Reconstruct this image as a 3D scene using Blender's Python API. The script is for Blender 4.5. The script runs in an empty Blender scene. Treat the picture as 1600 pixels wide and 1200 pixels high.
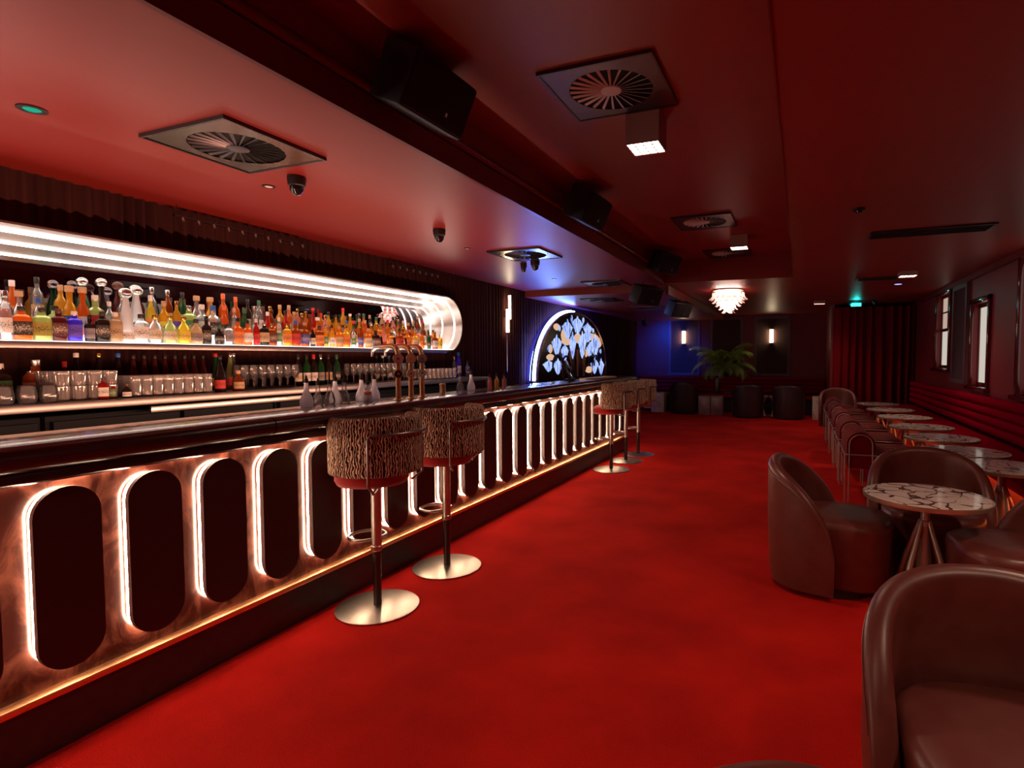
import bpy, bmesh, math, random
from mathutils import Vector, Matrix
random.seed(7)
PI = math.pi
C = bpy.context.scene.collection
S = bpy.context.scene

# ------------------------------------------------------------------ camera, world, exposure
cd = bpy.data.cameras.new('camera'); cam = bpy.data.objects.new('camera', cd); C.objects.link(cam)
cam.location = (0, 0, 1.4)
cam.rotation_euler = (PI/2 - 0.04784, 0, 0.38098)
cd.sensor_fit = 'HORIZONTAL'; cd.sensor_width = 36.0
cd.lens = 873.66*36/1600; cd.shift_x = -0.0625; cd.clip_start = 0.05; cd.clip_end = 60
S.camera = cam
w = bpy.data.worlds.new('world'); S.world = w; w.use_nodes = True
w.node_tree.nodes['Background'].inputs[0].default_value = (.02, .004, .006, 1)
w.node_tree.nodes['Background'].inputs[1].default_value = .3
S.view_settings.view_transform = 'Standard'; S.view_settings.look = 'None'
S.view_settings.exposure = 0.0; S.view_settings.gamma = 1.0
S.view_settings.use_curve_mapping = False

def lamp(kind, loc, energy, color, rot=(0, 0, 0), size=.2, size_y=None, angle=None, blend=.6, parent=None, name='lamp_light', spread=None):
    l = bpy.data.lights.new(name, kind); l.energy = energy; l.color = color
    if kind == 'AREA':
        l.size = size
        if size_y: l.shape = 'RECTANGLE'; l.size_y = size_y
        if spread: l.spread = spread
    elif kind == 'SPOT':
        l.spot_size = angle or 2.0; l.spot_blend = blend; l.shadow_soft_size = size
    else: l.shadow_soft_size = size
    o = bpy.data.objects.new(name, l); C.objects.link(o); o.location = loc; o.rotation_euler = rot
    if parent: o.parent = parent
    return o

# ------------------------------------------------------------------ materials
MATS = {}
def nt(name):
    m = bpy.data.materials.new(name); m.use_nodes = True
    t = m.node_tree; b = t.nodes['Principled BSDF']
    MATS[name] = m
    return m, t, b
def pm(name, col, rough=.5, metal=0, coat=0, spec=.5, emis=None, estr=0, sheen=0, coat_rough=.1):
    m, t, b = nt(name)
    b.inputs['Base Color'].default_value = (*col, 1); b.inputs['Roughness'].default_value = rough
    b.inputs['Metallic'].default_value = metal; b.inputs['Coat Weight'].default_value = coat
    b.inputs['Coat Roughness'].default_value = coat_rough
    b.inputs['Specular IOR Level'].default_value = spec
    if sheen: b.inputs['Sheen Weight'].default_value = sheen
    if emis: b.inputs['Emission Color'].default_value = (*emis, 1); b.inputs['Emission Strength'].default_value = estr
    return m
def em(name, col, s):
    m = bpy.data.materials.new(name); m.use_nodes = True; t = m.node_tree
    t.nodes.clear(); e = t.nodes.new('ShaderNodeEmission'); o = t.nodes.new('ShaderNodeOutputMaterial')
    e.inputs[0].default_value = (*col, 1); e.inputs[1].default_value = s
    t.links.new(e.outputs[0], o.inputs[0]); MATS[name] = m
    return m
def N(t, k, **kw):
    n = t.nodes.new(k)
    for a, v in kw.items():
        if a in n.inputs.keys(): n.inputs[a].default_value = v
        else: setattr(n, a, v)
    return n
def ramp(t, fac, stops):
    r = t.nodes.new('ShaderNodeValToRGB'); el = r.color_ramp.elements
    while len(el) < len(stops): el.new(.5)
    for e, (p, c) in zip(el, stops): e.position = p; e.color = (*c, 1)
    t.links.new(fac, r.inputs[0]); return r
def bump(t, b, h, s, d=.01):
    n = t.nodes.new('ShaderNodeBump'); n.inputs['Strength'].default_value = s; n.inputs['Distance'].default_value = d
    t.links.new(h, n.inputs['Height']); t.links.new(n.outputs[0], b.inputs['Normal'])
def coords(t, scale=(1, 1, 1), kind='Object'):
    c = t.nodes.new('ShaderNodeTexCoord'); mp = t.nodes.new('ShaderNodeMapping'); mp.inputs['Scale'].default_value = scale
    t.links.new(c.outputs[kind], mp.inputs[0]); return mp.outputs[0]

def carpet():
    m, t, b = nt('carpet'); co = coords(t)
    n1 = N(t, 'ShaderNodeTexNoise', Scale=1.6, Detail=4.0); n2 = N(t, 'ShaderNodeTexNoise', Scale=260.0, Detail=2.0)
    t.links.new(co, n1.inputs['Vector']); t.links.new(co, n2.inputs['Vector'])
    mx = N(t, 'ShaderNodeMath', operation='MULTIPLY_ADD'); mx.inputs[1].default_value = .55
    t.links.new(n2.outputs['Fac'], mx.inputs[0]); 
    sc = N(t, 'ShaderNodeMath', operation='MULTIPLY'); sc.inputs[1].default_value = .5
    t.links.new(n1.outputs['Fac'], sc.inputs[0]); t.links.new(sc.outputs[0], mx.inputs[2])
    r = ramp(t, mx.outputs[0], [(.33, (.24, .002, .003)), (.72, (.72, .018, .010))])
    t.links.new(r.outputs[0], b.inputs['Base Color'])
    b.inputs['Roughness'].default_value = .95; b.inputs['Specular IOR Level'].default_value = .08
    bump(t, b, n2.outputs['Fac'], .6, .006)
carpet()
def plaster(name, c1, c2, rough, coat=0.0, spec=.5):
    m, t, b = nt(name); co = coords(t)
    n1 = N(t, 'ShaderNodeTexNoise', Scale=.8, Detail=3.0); t.links.new(co, n1.inputs['Vector'])
    r = ramp(t, n1.outputs['Fac'], [(.3, c1), (.7, c2)]); t.links.new(r.outputs[0], b.inputs['Base Color'])
    b.inputs['Roughness'].default_value = rough; b.inputs['Specular IOR Level'].default_value = spec
    n2 = N(t, 'ShaderNodeTexNoise', Scale=6.0, Detail=2.0); t.links.new(co, n2.inputs['Vector'])
    bump(t, b, n2.outputs['Fac'], .05, .01)
plaster('ceiling_paint', (.225, .015, .010), (.25, .018, .012), .40, spec=.65)
plaster('wall_paint', (.20, .010, .016), (.23, .012, .018), .45)
plaster('trim_paint', (.14, .009, .012), (.16, .011, .014), .3)
def curtain_mat(name, c, dark):
    m, t, b = nt(name); co = coords(t, (30, 30, .6))
    n = N(t, 'ShaderNodeTexNoise', Scale=1.0, Detail=3.0); t.links.new(co, n.inputs['Vector'])
    r = ramp(t, n.outputs['Fac'], [(.3, dark), (.7, c)]); t.links.new(r.outputs[0], b.inputs['Base Color'])
    b.inputs['Roughness'].default_value = .85; b.inputs['Specular IOR Level'].default_value = .1
curtain_mat('brown_curtain', (.050, .014, .013), (.030, .008, .008))
curtain_mat('red_velvet', (.22, .003, .010), (.15, .002, .006))
def stone(name, base, vein, scale, rough, lo=.48, hi=.62, stretch=(1, 1, 1), extra=None):
    m, t, b = nt(name); co = coords(t, stretch)
    n = N(t, 'ShaderNodeTexNoise', Scale=scale, Detail=9.0, Distortion=1.2); n.inputs['Roughness'].default_value = .65
    t.links.new(co, n.inputs['Vector'])
    st = [(lo, base), (hi, vein)]
    if extra: st.append(extra)
    r = ramp(t, n.outputs['Fac'], st); t.links.new(r.outputs[0], b.inputs['Base Color'])
    b.inputs['Roughness'].default_value = rough; b.inputs['Coat Weight'].default_value = .4; b.inputs['Coat Roughness'].default_value = .06
stone('bar_stone', (.045, .022, .020), (.36, .25, .22), 3.5, .18, .42, .72, (1, .35, 1))
stone('front_stone', (.034, .006, .004), (.20, .065, .042), 9, .28, .46, .72, (1, 1, .6))
def veined():
    m, t, b = nt('veined_marble'); co = coords(t, (1, 1, 1))
    n = N(t, 'ShaderNodeTexNoise', Scale=3.0, Detail=4.0); t.links.new(co, n.inputs['Vector'])
    add = N(t, 'ShaderNodeMixRGB', blend_type='ADD'); add.inputs[0].default_value = .35
    t.links.new(co, add.inputs[1]); t.links.new(n.outputs['Color'], add.inputs[2])
    v = N(t, 'ShaderNodeTexVoronoi', feature='DISTANCE_TO_EDGE', Scale=9.0); t.links.new(add.outputs[0], v.inputs['Vector'])
    n2 = N(t, 'ShaderNodeTexNoise', Scale=4.5, Detail=5.0); t.links.new(co, n2.inputs['Vector'])
    th = ramp(t, n2.outputs['Fac'], [(.46, (-.05, -.05, -.05)), (.64, (.085, .085, .085))])
    lt = N(t, 'ShaderNodeMath', operation='SUBTRACT'); t.links.new(v.outputs['Distance'], lt.inputs[0]); t.links.new(th.outputs[0], lt.inputs[1])
    r = ramp(t, lt.outputs[0], [(.0, (.10, .035, .04)), (.012, (.86, .70, .64))])
    t.links.new(r.outputs[0], b.inputs['Base Color']); b.inputs['Roughness'].default_value = .22
    b.inputs['Coat Weight'].default_value = .5; b.inputs['Coat Roughness'].default_value = .05
veined()
def steel(name, col, rough, aniso=(1, 60, 60)):
    m, t, b = nt(name); co = coords(t, aniso)
    n = N(t, 'ShaderNodeTexNoise', Scale=4.0, Detail=3.0); t.links.new(co, n.inputs['Vector'])
    r = ramp(t, n.outputs['Fac'], [(.3, tuple(x*.88 for x in col)), (.7, col)]); t.links.new(r.outputs[0], b.inputs['Base Color'])
    b.inputs['Metallic'].default_value = 1; b.inputs['Roughness'].default_value = rough
steel('steel', (.62, .58, .56), .28, (1, 2, 40)); steel('chrome', (.60, .58, .57), .36)
steel('shelf_steel', (.36, .31, .31), .34, (1, 2, 40)); pm('satin_nickel', (.40, .33, .28), .36, metal=.6); steel('dark_chrome', (.30, .28, .28), .32); pm('satin_frame', (.36, .28, .26), .4, metal=.55); steel('brushed_nickel', (.62, .56, .50), .34); steel('brass', (.85, .62, .34), .30)
steel('black_steel', (.10, .09, .09), .35); steel('rose_strip', (.98, .50, .26), .42)
pm('black', (.012, .011, .012), .5); pm('black_gloss', (.010, .010, .012), .12, coat=.5)
pm('grille_cloth', (.016, .015, .017), .8, spec=.2); pm('white_plastic', (.7, .66, .64), .4)
def leather(name, c1, c2, rough=.36):
    m, t, b = nt(name); co = coords(t)
    n = N(t, 'ShaderNodeTexNoise', Scale=14.0, Detail=5.0); t.links.new(co, n.inputs['Vector'])
    r = ramp(t, n.outputs['Fac'], [(.35, c1), (.65, c2)]); t.links.new(r.outputs[0], b.inputs['Base Color'])
    v = N(t, 'ShaderNodeTexVoronoi', Scale=420.0); t.links.new(co, v.inputs['Vector'])
    b.inputs['Roughness'].default_value = rough; b.inputs['Specular IOR Level'].default_value = .5
    bump(t, b, v.outputs['Distance'], .12, .001)
leather('brown_leather', (.120, .026, .020), (.145, .036, .028), .37); leather('dark_leather', (.030, .012, .014), (.04, .016, .018), .4)
leather('pad_leather', (.040, .009, .010), (.055, .012, .013), .24)
pm('red_velvet_seat', (.30, .006, .010), .9, sheen=.4, spec=.1); pm('oxblood_velvet', (.26, .002, .014), .95, spec=.0)
def wavy():
    m, t, b = nt('wavy_boucle'); co = coords(t, (1, 1, 1), 'UV')
    wv = N(t, 'ShaderNodeTexWave', wave_type='BANDS', bands_direction='X', Scale=18.0, Distortion=6.5, Detail=1.5)
    wv.inputs['Detail Scale'].default_value = 2.2
    mp = N(t, 'ShaderNodeMapping'); mp.inputs['Scale'].default_value = (1, .8, 1)
    t.links.new(co, mp.inputs[0]); t.links.new(mp.outputs[0], wv.inputs['Vector'])
    r = ramp(t, wv.outputs['Fac'], [(.42, (.035, .013, .010)), (.66, (.66, .46, .34))]); t.links.new(r.outputs[0], b.inputs['Base Color'])
    b.inputs['Roughness'].default_value = .9; b.inputs['Specular IOR Level'].default_value = .1
    bump(t, b, wv.outputs['Fac'], .7, .01)
wavy()
def striped():
    m, t, b = nt('striped_velvet'); c = N(t, 'ShaderNodeTexCoord'); s = N(t, 'ShaderNodeSeparateXYZ')
    t.links.new(c.outputs['Object'], s.inputs[0])
    a = N(t, 'ShaderNodeMath', operation='MULTIPLY'); a.inputs[1].default_value = 1/.11; t.links.new(s.outputs['Y'], a.inputs[0])
    f = N(t, 'ShaderNodeMath', operation='FRACT'); t.links.new(a.outputs[0], f.inputs[0])
    r = ramp(t, f.outputs[0], [(0, (.85, .62, .55)), (.075, (.13, .002, .007))]); r.color_ramp.interpolation = 'CONSTANT'
    t.links.new(r.outputs[0], b.inputs['Base Color']); b.inputs['Roughness'].default_value = .9; b.inputs['Specular IOR Level'].default_value = .0
striped()
def glass(name, col, trans=.72, tl=0.0, rough=.04):
    """thin-walled glass: coloured see-through, fresnel gloss, and a share of light scattered by the liquid"""
    m = bpy.data.materials.new(name); m.use_nodes = True; t = m.node_tree; t.nodes.clear()
    o = N(t, 'ShaderNodeOutputMaterial'); tr = N(t, 'ShaderNodeBsdfTransparent'); gl = N(t, 'ShaderNodeBsdfGlossy'); ts = N(t, 'ShaderNodeBsdfTranslucent'); df = N(t, 'ShaderNodeBsdfDiffuse')
    tc = tuple(trans + (1-trans)*0 if False else c**.6 for c in col)
    tr.inputs[0].default_value = (*[min(1, c*trans/.72*1.0) for c in tc], 1); ts.inputs[0].default_value = (*col, 1); df.inputs[0].default_value = (*col, 1)
    gl.inputs[0].default_value = (.9, .9, .9, 1); gl.inputs['Roughness'].default_value = rough
    lw = N(t, 'ShaderNodeLayerWeight', Blend=.32)
    m0 = N(t, 'ShaderNodeMixShader'); m0.inputs[0].default_value = .5; t.links.new(ts.outputs[0], m0.inputs[1]); t.links.new(df.outputs[0], m0.inputs[2])
    m1 = N(t, 'ShaderNodeMixShader'); m1.inputs[0].default_value = tl; t.links.new(tr.outputs[0], m1.inputs[1]); t.links.new(m0.outputs[0], m1.inputs[2])
    m2 = N(t, 'ShaderNodeMixShader'); t.links.new(lw.outputs['Fresnel'], m2.inputs[0]); t.links.new(m1.outputs[0], m2.inputs[1]); t.links.new(gl.outputs[0], m2.inputs[2])
    t.links.new(m2.outputs[0], o.inputs[0]); MATS[name] = m
    return m
glass('clear_glass', (.86, .84, .84), .72, .10)
glass('ribbed_glass', (.85, .80, .79), .72, .26)
glass('frosty_glass', (.90, .94, 1.0), .7, .92, .1)
pm('mirror', (.30, .25, .26), .015, metal=1)
LED = (1, .86, .74)
em('led_white', (1, .80, .68), 12.0); em('led_bar', (1, .66, .43), 50.0); em('led_blue', (.04, .10, 1.0), 110.0); em('led_bluewhite', (.17, .31, 1.0), 62.0); em('fill_staff', (.85, .80, .90), 5.0)
em('lamp_panel', (1, .82, .66), 12.0); em('tube_lamp', (1, .74, .46), 16.0); em('warm_orange', (1, .24, .06), 15.0)
em('teal_lamp', (.02, .85, .75), 7.0); em('shelf_glow', (1, .84, .74), 4.0); em('frost_pane', (.78, .70, .60), .75); em('amber_pane', (.80, .58, .46), .62)
em('bulb_glow', (1, .84, .74), 16.0); em('green_led', (.02, .45, .28), .9); em('blue_dot', (.35, .35, 1), 2.5); em('fridge_glow', (.02, .10, .20), .55)
em('peach_glass', (1.0, .62, .40), .75)
def stained(name, c1, c2, s_, sc):
    m = em(name, c1, s_); t = m.node_tree; e = [n for n in t.nodes if n.type == 'EMISSION'][0]
    co = coords(t, sc); w_ = N(t, 'ShaderNodeTexNoise', Scale=1.0, Detail=2.0, Distortion=.6); t.links.new(co, w_.inputs['Vector'])
    r = ramp(t, w_.outputs['Fac'], [(.36, c2), (.46, c1), (.62, (c1[0]*1.5, c1[1]*1.4, 1.0))]); t.links.new(r.outputs[0], e.inputs[0])
stained('lily_glass', (.34, .46, 1.0), (.04, .07, .34), 1.15, (1, 26, 5))

# ------------------------------------------------------------------ builders
def BM(): return bmesh.new()
def obj(name, bm, mat, parent=None, loc=None, smooth=35, rot=None):
    me = bpy.data.meshes.new(name)
    bmesh.ops.recalc_face_normals(bm, faces=bm.faces[:])
    bm.to_mesh(me); bm.free()
    if smooth:
        me.polygons.foreach_set('use_smooth', [True]*len(me.polygons)); me.set_sharp_from_angle(angle=math.radians(smooth))
    if mat: me.materials.append(MATS[mat])
    o = bpy.data.objects.new(name, me); C.objects.link(o)
    if parent: o.parent = parent
    if loc: o.location = loc
    if rot: o.rotation_euler = rot
    return o
def tag(o, label, cat, group=None, kind=None):
    if label: o['label'] = label
    if cat: o['category'] = cat
    if group: o['group'] = group
    if kind: o['kind'] = kind
    return o
def thing(name, label, cat, loc=(0, 0, 0), rz=0, group=None, rot=None):
    o = bpy.data.objects.new(name, None); C.objects.link(o); o.empty_display_size = .1
    o.location = loc; o.rotation_euler = rot or (0, 0, rz)
    return tag(o, label, cat, group)
def struct(name, bm, mat, parent=None, smooth=None):
    o = obj(name, bm, mat, parent, smooth=smooth)
    if not parent: o['kind'] = 'structure'
    return o
def dup(root, loc=None, rz=None, label=None, group=None):
    r = root.copy(); C.objects.link(r)
    if loc is not None: r.location = loc
    if rz is not None: r.rotation_euler = (0, 0, rz)
    if label: r['label'] = label
    if group: r['group'] = group
    for ch in root.children:
        c = ch.copy(); C.objects.link(c); c.parent = r
        for g in ch.children:
            d = g.copy(); C.objects.link(d); d.parent = c
    return r
def box(bm, x0, x1, y0, y1, z0, z1, bev=0, seg=2):
    r = bmesh.ops.create_cube(bm, size=1)
    vs = r['verts']
    bmesh.ops.scale(bm, vec=(x1-x0, y1-y0, z1-z0), verts=vs)
    bmesh.ops.translate(bm, vec=((x0+x1)/2, (y0+y1)/2, (z0+z1)/2), verts=vs)
    if bev:
        es = list({e for v in vs for e in v.link_edges})
        bmesh.ops.bevel(bm, geom=es, offset=bev, segments=seg, affect='EDGES', profile=.5)
    return bm
def frame_of(d):
    d = d.normalized(); a = Vector((0, 0, 1)) if abs(d.z) < .9 else Vector((1, 0, 0))
    u = d.cross(a).normalized(); return u, d.cross(u).normalized()
def tube(bm, pts, r, n=10, closed=False, cap=True):
    pts = [Vector(p) for p in pts]; rings = []; m = len(pts); u = None
    for i, p in enumerate(pts):
        if closed: d = pts[(i+1) % m] - pts[i-1]
        else: d = pts[min(i+1, m-1)] - pts[max(i-1, 0)]
        d.normalize()
        if u is None: u, v = frame_of(d)
        else:
            u = (u - d*u.dot(d)).normalized(); v = d.cross(u)
        rr = r[i] if isinstance(r, (list, tuple)) else r
        rings.append([bm.verts.new(p + (u*math.cos(a) + v*math.sin(a))*rr) for a in [2*PI*k/n for k in range(n)]])
    for i in range(m if closed else m-1):
        A, B = rings[i], rings[(i+1) % m]
        for k in range(n): bm.faces.new((A[k], A[(k+1) % n], B[(k+1) % n], B[k]))
    if cap and not closed: bm.faces.new(rings[0][::-1]); bm.faces.new(rings[-1])
    return bm
def cyl(bm, p0, p1, r0, r1=None, n=20): return tube(bm, [p0, p1], [r0, r0 if r1 is None else r1], n)
def lathe(bm, prof, n=24, c=(0, 0, 0), power=2, rib=0, ribn=0, sy=1.0):
    rings = []
    for r, z in prof:
        ring = []
        for k in range(n):
            a = 2*PI*k/n; ca, sa = math.cos(a), math.sin(a)
            q = 1.0 if power == 2 else 1/(abs(ca)**power + abs(sa)**power)**(1/power)
            rr = r*q*(1 + (rib*math.cos(ribn*a) if rib else 0))
            ring.append(bm.verts.new((c[0]+rr*ca, c[1]+rr*sa*sy, c[2]+z)))
        rings.append(ring)
    for A, B in zip(rings, rings[1:]):
        for k in range(n): bm.faces.new((A[k], A[(k+1) % n], B[(k+1) % n], B[k]))
    if prof[0][0] > 1e-5: bm.faces.new(rings[0][::-1])
    if prof[-1][0] > 1e-5: bm.faces.new(rings[-1])
    return bm
def prism(bm, outline, f, t0, t1):
    """outline of 2-D points, f(a, b, t) -> 3-D point; solid between t0 and t1"""
    A = [bm.verts.new(f(a, b, t0)) for a, b in outline]; B = [bm.verts.new(f(a, b, t1)) for a, b in outline]
    bm.faces.new(A); bm.faces.new(B[::-1]); n = len(A)
    for k in range(n): bm.faces.new((A[k], B[k], B[(k+1) % n], A[(k+1) % n]))
    return bm
def ringstrip(bm, outer, inner, f, t0, t1):
    n = len(outer); V = [[bm.verts.new(f(a, b, t)) for a, b in o] for o, t in ((outer, t0), (inner, t0), (inner, t1), (outer, t1))]
    for k in range(n):
        j = (k+1) % n
        for q in range(4): bm.faces.new((V[q][k], V[q][j], V[(q+1) % 4][j], V[(q+1) % 4][k]))
    return bm
fX = lambda a, b, t: (t, a, b)      # plane facing +X: a = y, b = z
fY = lambda a, b, t: (a, t, b)
fZ = lambda a, b, t: (a, b, t)
def stadium(hw, hh, n=12, cy=0, cz=0):
    """upright stadium: half width hw, half height hh"""
    return [(cy+hw*math.cos(a), cz+(hh-hw)+hw*math.sin(a)) for a in [PI*k/n for k in range(n+1)]] + \
           [(cy+hw*math.cos(a), cz-(hh-hw)+hw*math.sin(a)) for a in [PI+PI*k/n for k in range(n+1)]]

# ------------------------------------------------------------------ the room
XL, XR, YB, YN = -4.75, 2.15, 15.4, -2.6
ZL, ZT, ZB = 2.51, 2.845, 2.41
struct('floor', box(BM(), XL-.1, XR+.4, YN-.1, YB+.1, -.1, 0), 'carpet')
b = BM(); H = 3.05
box(b, XL-.1, -1.92, YN-.1, 8.5, ZL, H)             # over the bar
box(b, XL-.1, -1.92, 8.5, YB+.1, ZB, H)             # lower, past the bar
box(b, -1.92, -.11, YN-.1, 8.36, ZT, H)             # raised tray
box(b, -1.92, -.11, 8.36, YB+.1, ZL, H)
box(b, -.11, XR+.4, YN-.1, YB+.1, ZL, H)            # right hand side
struct('ceiling', b, 'ceiling_paint')
b = BM(); box(b, -1.925, -1.90, YN, 8.16, 2.50, 2.63); tube(b, [(-1.90, YN, 2.665), (-1.90, 8.16, 2.665)], .026, 12); struct('trim_1', b, 'trim_paint', smooth=35)
b = BM(); box(b, -.115, -.108, YN, 8.36, 2.502, 2.515); struct('trim_2', b, 'trim_paint')
b = BM(); box(b, -1.925, -1.885, 8.5, 12.6, 2.36, 2.50); struct('trim_3', b, 'trim_paint')
b = BM(); box(b, XR-.05, XR, YN, 13, 2.44, 2.512); struct('trim_4', b, 'trim_paint')
struct('wall_left', box(BM(), XL-.1, XL, YN-.1, YB+.1, 0, H), 'wall_paint')
struct('wall_near', box(BM(), XL-.1, XR+.4, YN-.1, YN, 0, H), 'wall_paint')
struct('wall_back', box(BM(), XL-.1, XR+.4, YB, YB+.1, 0, H), 'wall_paint')
holes = [(6.3, 7.2, 1.0, 2.47), (8.27, 8.97, 1.02, 2.10), (10.22, 11.1, 1.22, 2.42)]
b = BM(); ys = [YN-.1]
for h in holes:
    box(b, XR, XR+.3, ys[-1], h[0], 0, H); box(b, XR, XR+.3, h[0], h[1], 0, h[2]); box(b, XR, XR+.3, h[0], h[1], h[3], H); ys.append(h[1])
box(b, XR, XR+.3, ys[-1], YB+.1, 0, H)
struct('wall_right', b, 'wall_paint')
struct('wall_corner', box(BM(), .60, .66, 13.05, YB, 0, ZL), 'wall_paint')
pm('casing_gloss', (.10, .008, .012), .14, coat=.8)
for i, (y0, y1, z0, z1) in enumerate(holes):
    win = bpy.data.objects.new('window_%d' % (i+1), None); C.objects.link(win); win['kind'] = 'structure'
    b = BM(); cwid = .07
    for (a0, a1, c0, c1) in ((y0-cwid, y0, z0-.03, z1+cwid), (y1, y1+cwid, z0-.03, z1+cwid), (y0-cwid, y1+cwid, z1, z1+cwid)):
        box(b, XR-.035, XR+.01, a0, a1, c0, c1, .008)
    obj('window_casing', b, 'casing_gloss', win)
    obj('window_sill', box(BM(), XR-.07, XR+.12, y0-cwid-.03, y1+cwid+.03, z0-.05, z0, .008), 'casing_gloss', win)
    xp = XR+.07
    b = BM()
    for (a0, a1, c0, c1) in ((y0, y0+.03, z0, z1), (y1-.03, y1, z0, z1), (y0, y1, z0, z0+.05), (y0, y1, z1-.05, z1)): box(b, xp-.012, xp+.02, a0, a1, c0, c1)
    if i == 2:
        zm = z0+(z1-z0)*.52; ym = (y0+y1)/2
        box(b, xp-.03, xp+.02, y0, y1, zm-.025, zm+.025); box(b, xp-.02, xp+.02, ym-.012, ym+.012, zm, z1); box(b, xp-.02, xp+.02, y0, y1, (zm+z1)/2-.012, (zm+z1)/2+.012)
        obj('window_sash', b, 'casing_gloss', win)
        obj('frosted_pane', box(BM(), xp, xp+.01, y0, y1, z0, zm), 'frost_pane', win); obj('upper_pane', box(BM(), xp, xp+.01, y0, y1, zm, z1), 'amber_pane', win)
    else:
        obj('window_sash', b, 'casing_gloss', win)
        obj('frosted_pane', box(BM(), xp, xp+.01, y0, y1, z0, z1), 'frost_pane', win)

def framed_panel(x0, x1, z0, z1, plane, pos, label):
    t = thing('wall_panel', label, 'wall panel', (0, 0, 0), group='framed fabric wall panels')
    f = fY if plane == 'Y' else fX; fw = .065
    A = [(x0, z0), (x1, z0), (x1, z1), (x0, z1)]; B = [(x0+fw, z0+fw), (x1-fw, z0+fw), (x1-fw, z1-fw), (x0+fw, z1-fw)]
    obj('panel_frame', ringstrip(BM(), A, B, f, pos, pos-.045), 'mauve_frame', t)
    obj('fabric_panel', prism(BM(), B, f, pos-.012, pos-.004), 'panel_fabric', t)
pm('mauve_frame', (.13, .055, .07), .45); pm('panel_fabric', (.075, .036, .032), .9)
framed_panel(-3.39, -2.53, .91, 2.46, 'Y', YB, 'framed dark wall panel with a sconce, bathed in blue light')
framed_panel(-2.26, -1.41, .91, 2.46, 'Y', YB, 'framed dark wall panel behind the palm, with no sconce')
framed_panel(-1.13, -.24, .91, 2.46, 'Y', YB, 'framed dark wall panel with a sconce, right of the palm')
framed_panel(9.17, 9.93, 1.03, 2.44, 'X', XR, 'tall narrow dark framed panel between two windows on the right wall')

# ------------------------------------------------------------------ curtains
def pleats(name, mat, label, x0, y0, x1, y1, z0, z1, pitch, amp, cut=None, seed=1, group=None, flare=0):
    rnd = random.Random(seed); L = math.hypot(x1-x0, y1-y0); n = int(L/pitch*8); dx, dy = (x1-x0)/L, (y1-y0)/L; nx, ny = -dy, dx
    b = BM(); prev = None; ph = 0
    for i in range(n+1):
        s = L*i/n; ph += 2*PI/8*(1+.25*math.sin(i*.13+seed)); am = amp*(.7+.3*math.sin(i*.05+seed))
        segs = [(z0, z1)]
        if cut: segs = cut(y0 + dy*s)
        col = []
        for (a, c) in segs:
            vs = []
            for q in range(5):
                z = a+(c-a)*q/4; d = am*math.sin(ph + flare*(1-q/4)*math.sin(i*.11))*(1+.25*(1-q/4))
                vs.append(b.verts.new((x0+dx*s+nx*d, y0+dy*s+ny*d, z)))
            col.append(vs)
        if prev and len(prev) == len(col):
            for A, B in zip(prev, col):
                for q in range(4): b.faces.new((A[q], B[q], B[q+1], A[q+1]))
        elif prev:
            # one strip becomes two or the reverse: leave the opening edge open
            pass
        prev = col
    o = obj(name, b, mat, smooth=80)
    return tag(o, label, 'curtain', group)
NY, NZ, NR = 5.936, 1.806, .354      # niche end centre and radius
def niche_cut(y):
    if y > NY+NR-.06: return [(0.02, 2.40)]
    h = NR-.03 if y <= NY else math.sqrt(max(.0004, (NR-.03)**2-(y-NY)**2))
    return [(.02, NZ-h), (NZ+h, 2.40)]
def cut2(y):
    s = niche_cut(y)
    if len(s) == 1: return [(.02, NZ), (NZ, ZL if y < 8.5 else ZB)]
    return [s[0], (s[1][0], ZL)]
pleats('pleated_curtain', 'brown_curtain', 'long dark brown pleated curtain covering the wall behind the bar', -4.33, -2.5, -4.33, 15.3, .02, 2.5, .085, .022, cut=cut2, seed=3)
pleats('velvet_curtain', 'red_velvet', 'heavy red velvet curtain hanging in the far right corner', .64, 13.0, 2.12, 13.0, .02, 2.44, .16, .075, seed=5, flare=.7)

# ------------------------------------------------------------------ bar counter
bar = thing('bar_counter', 'long bar counter with backlit oval panels, stone top and padded leather edge', 'bar counter', (-2.5, 3.8, 0))
def bobj(n, b, m, p=bar, **k):
    o = obj(n, b, m, p, **k)
    if p is bar: o.location = (2.5, -3.8, 0)
    return o
Y0, Y1 = -1.2, 8.16
bobj('stone_top', box(BM(), -2.70, -2.315, Y0, Y1, 1.083, 1.115, .004), 'bar_stone')
prof = [(-2.34, 1.119)] + [(-2.318+.045*math.sin(a), 1.074+.045*math.cos(a)) for a in [PI*k/10 for k in range(11)]] + [(-2.33, 1.026), (-2.325, 1.015), (-2.325, .992), (-2.34, .982), (-2.44, .982), (-2.44, 1.08), (-2.34, 1.08)]
for ya, yb in ((Y0, 1.9), (1.9, 4.15), (4.15, 6.45), (6.45, Y1)):
    bobj('padded_edge', prism(BM(), [(x, z) for x, z in prof], lambda a, b_, t: (a, t, b_), ya+.003, yb-.003), 'pad_leather')
bobj('front_board', box(BM(), -2.52, -2.465, Y0, Y1-.03, .2, 1.08), 'front_stone')
bobj('end_board', box(BM(), -2.70, -2.45, Y1-.06, Y1-.03, 0, 1.08), 'front_stone')
bobj('back_board', box(BM(), -2.70, -2.66, Y0, Y1-.06, 0, 1.08), 'black')
bobj('plinth', box(BM(), -2.52, -2.432, Y0, Y1-.03, 0, .196), 'dark_leather')
bobj('copper_strip', box(BM(), -2.47, -2.418, Y0, Y1-.03, .196, .224, .006), 'rose_strip', )
bobj('light_strip', box(BM(), -2.462, -2.452, Y0, Y1-.05, .970, .978), 'led_bar')
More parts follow.
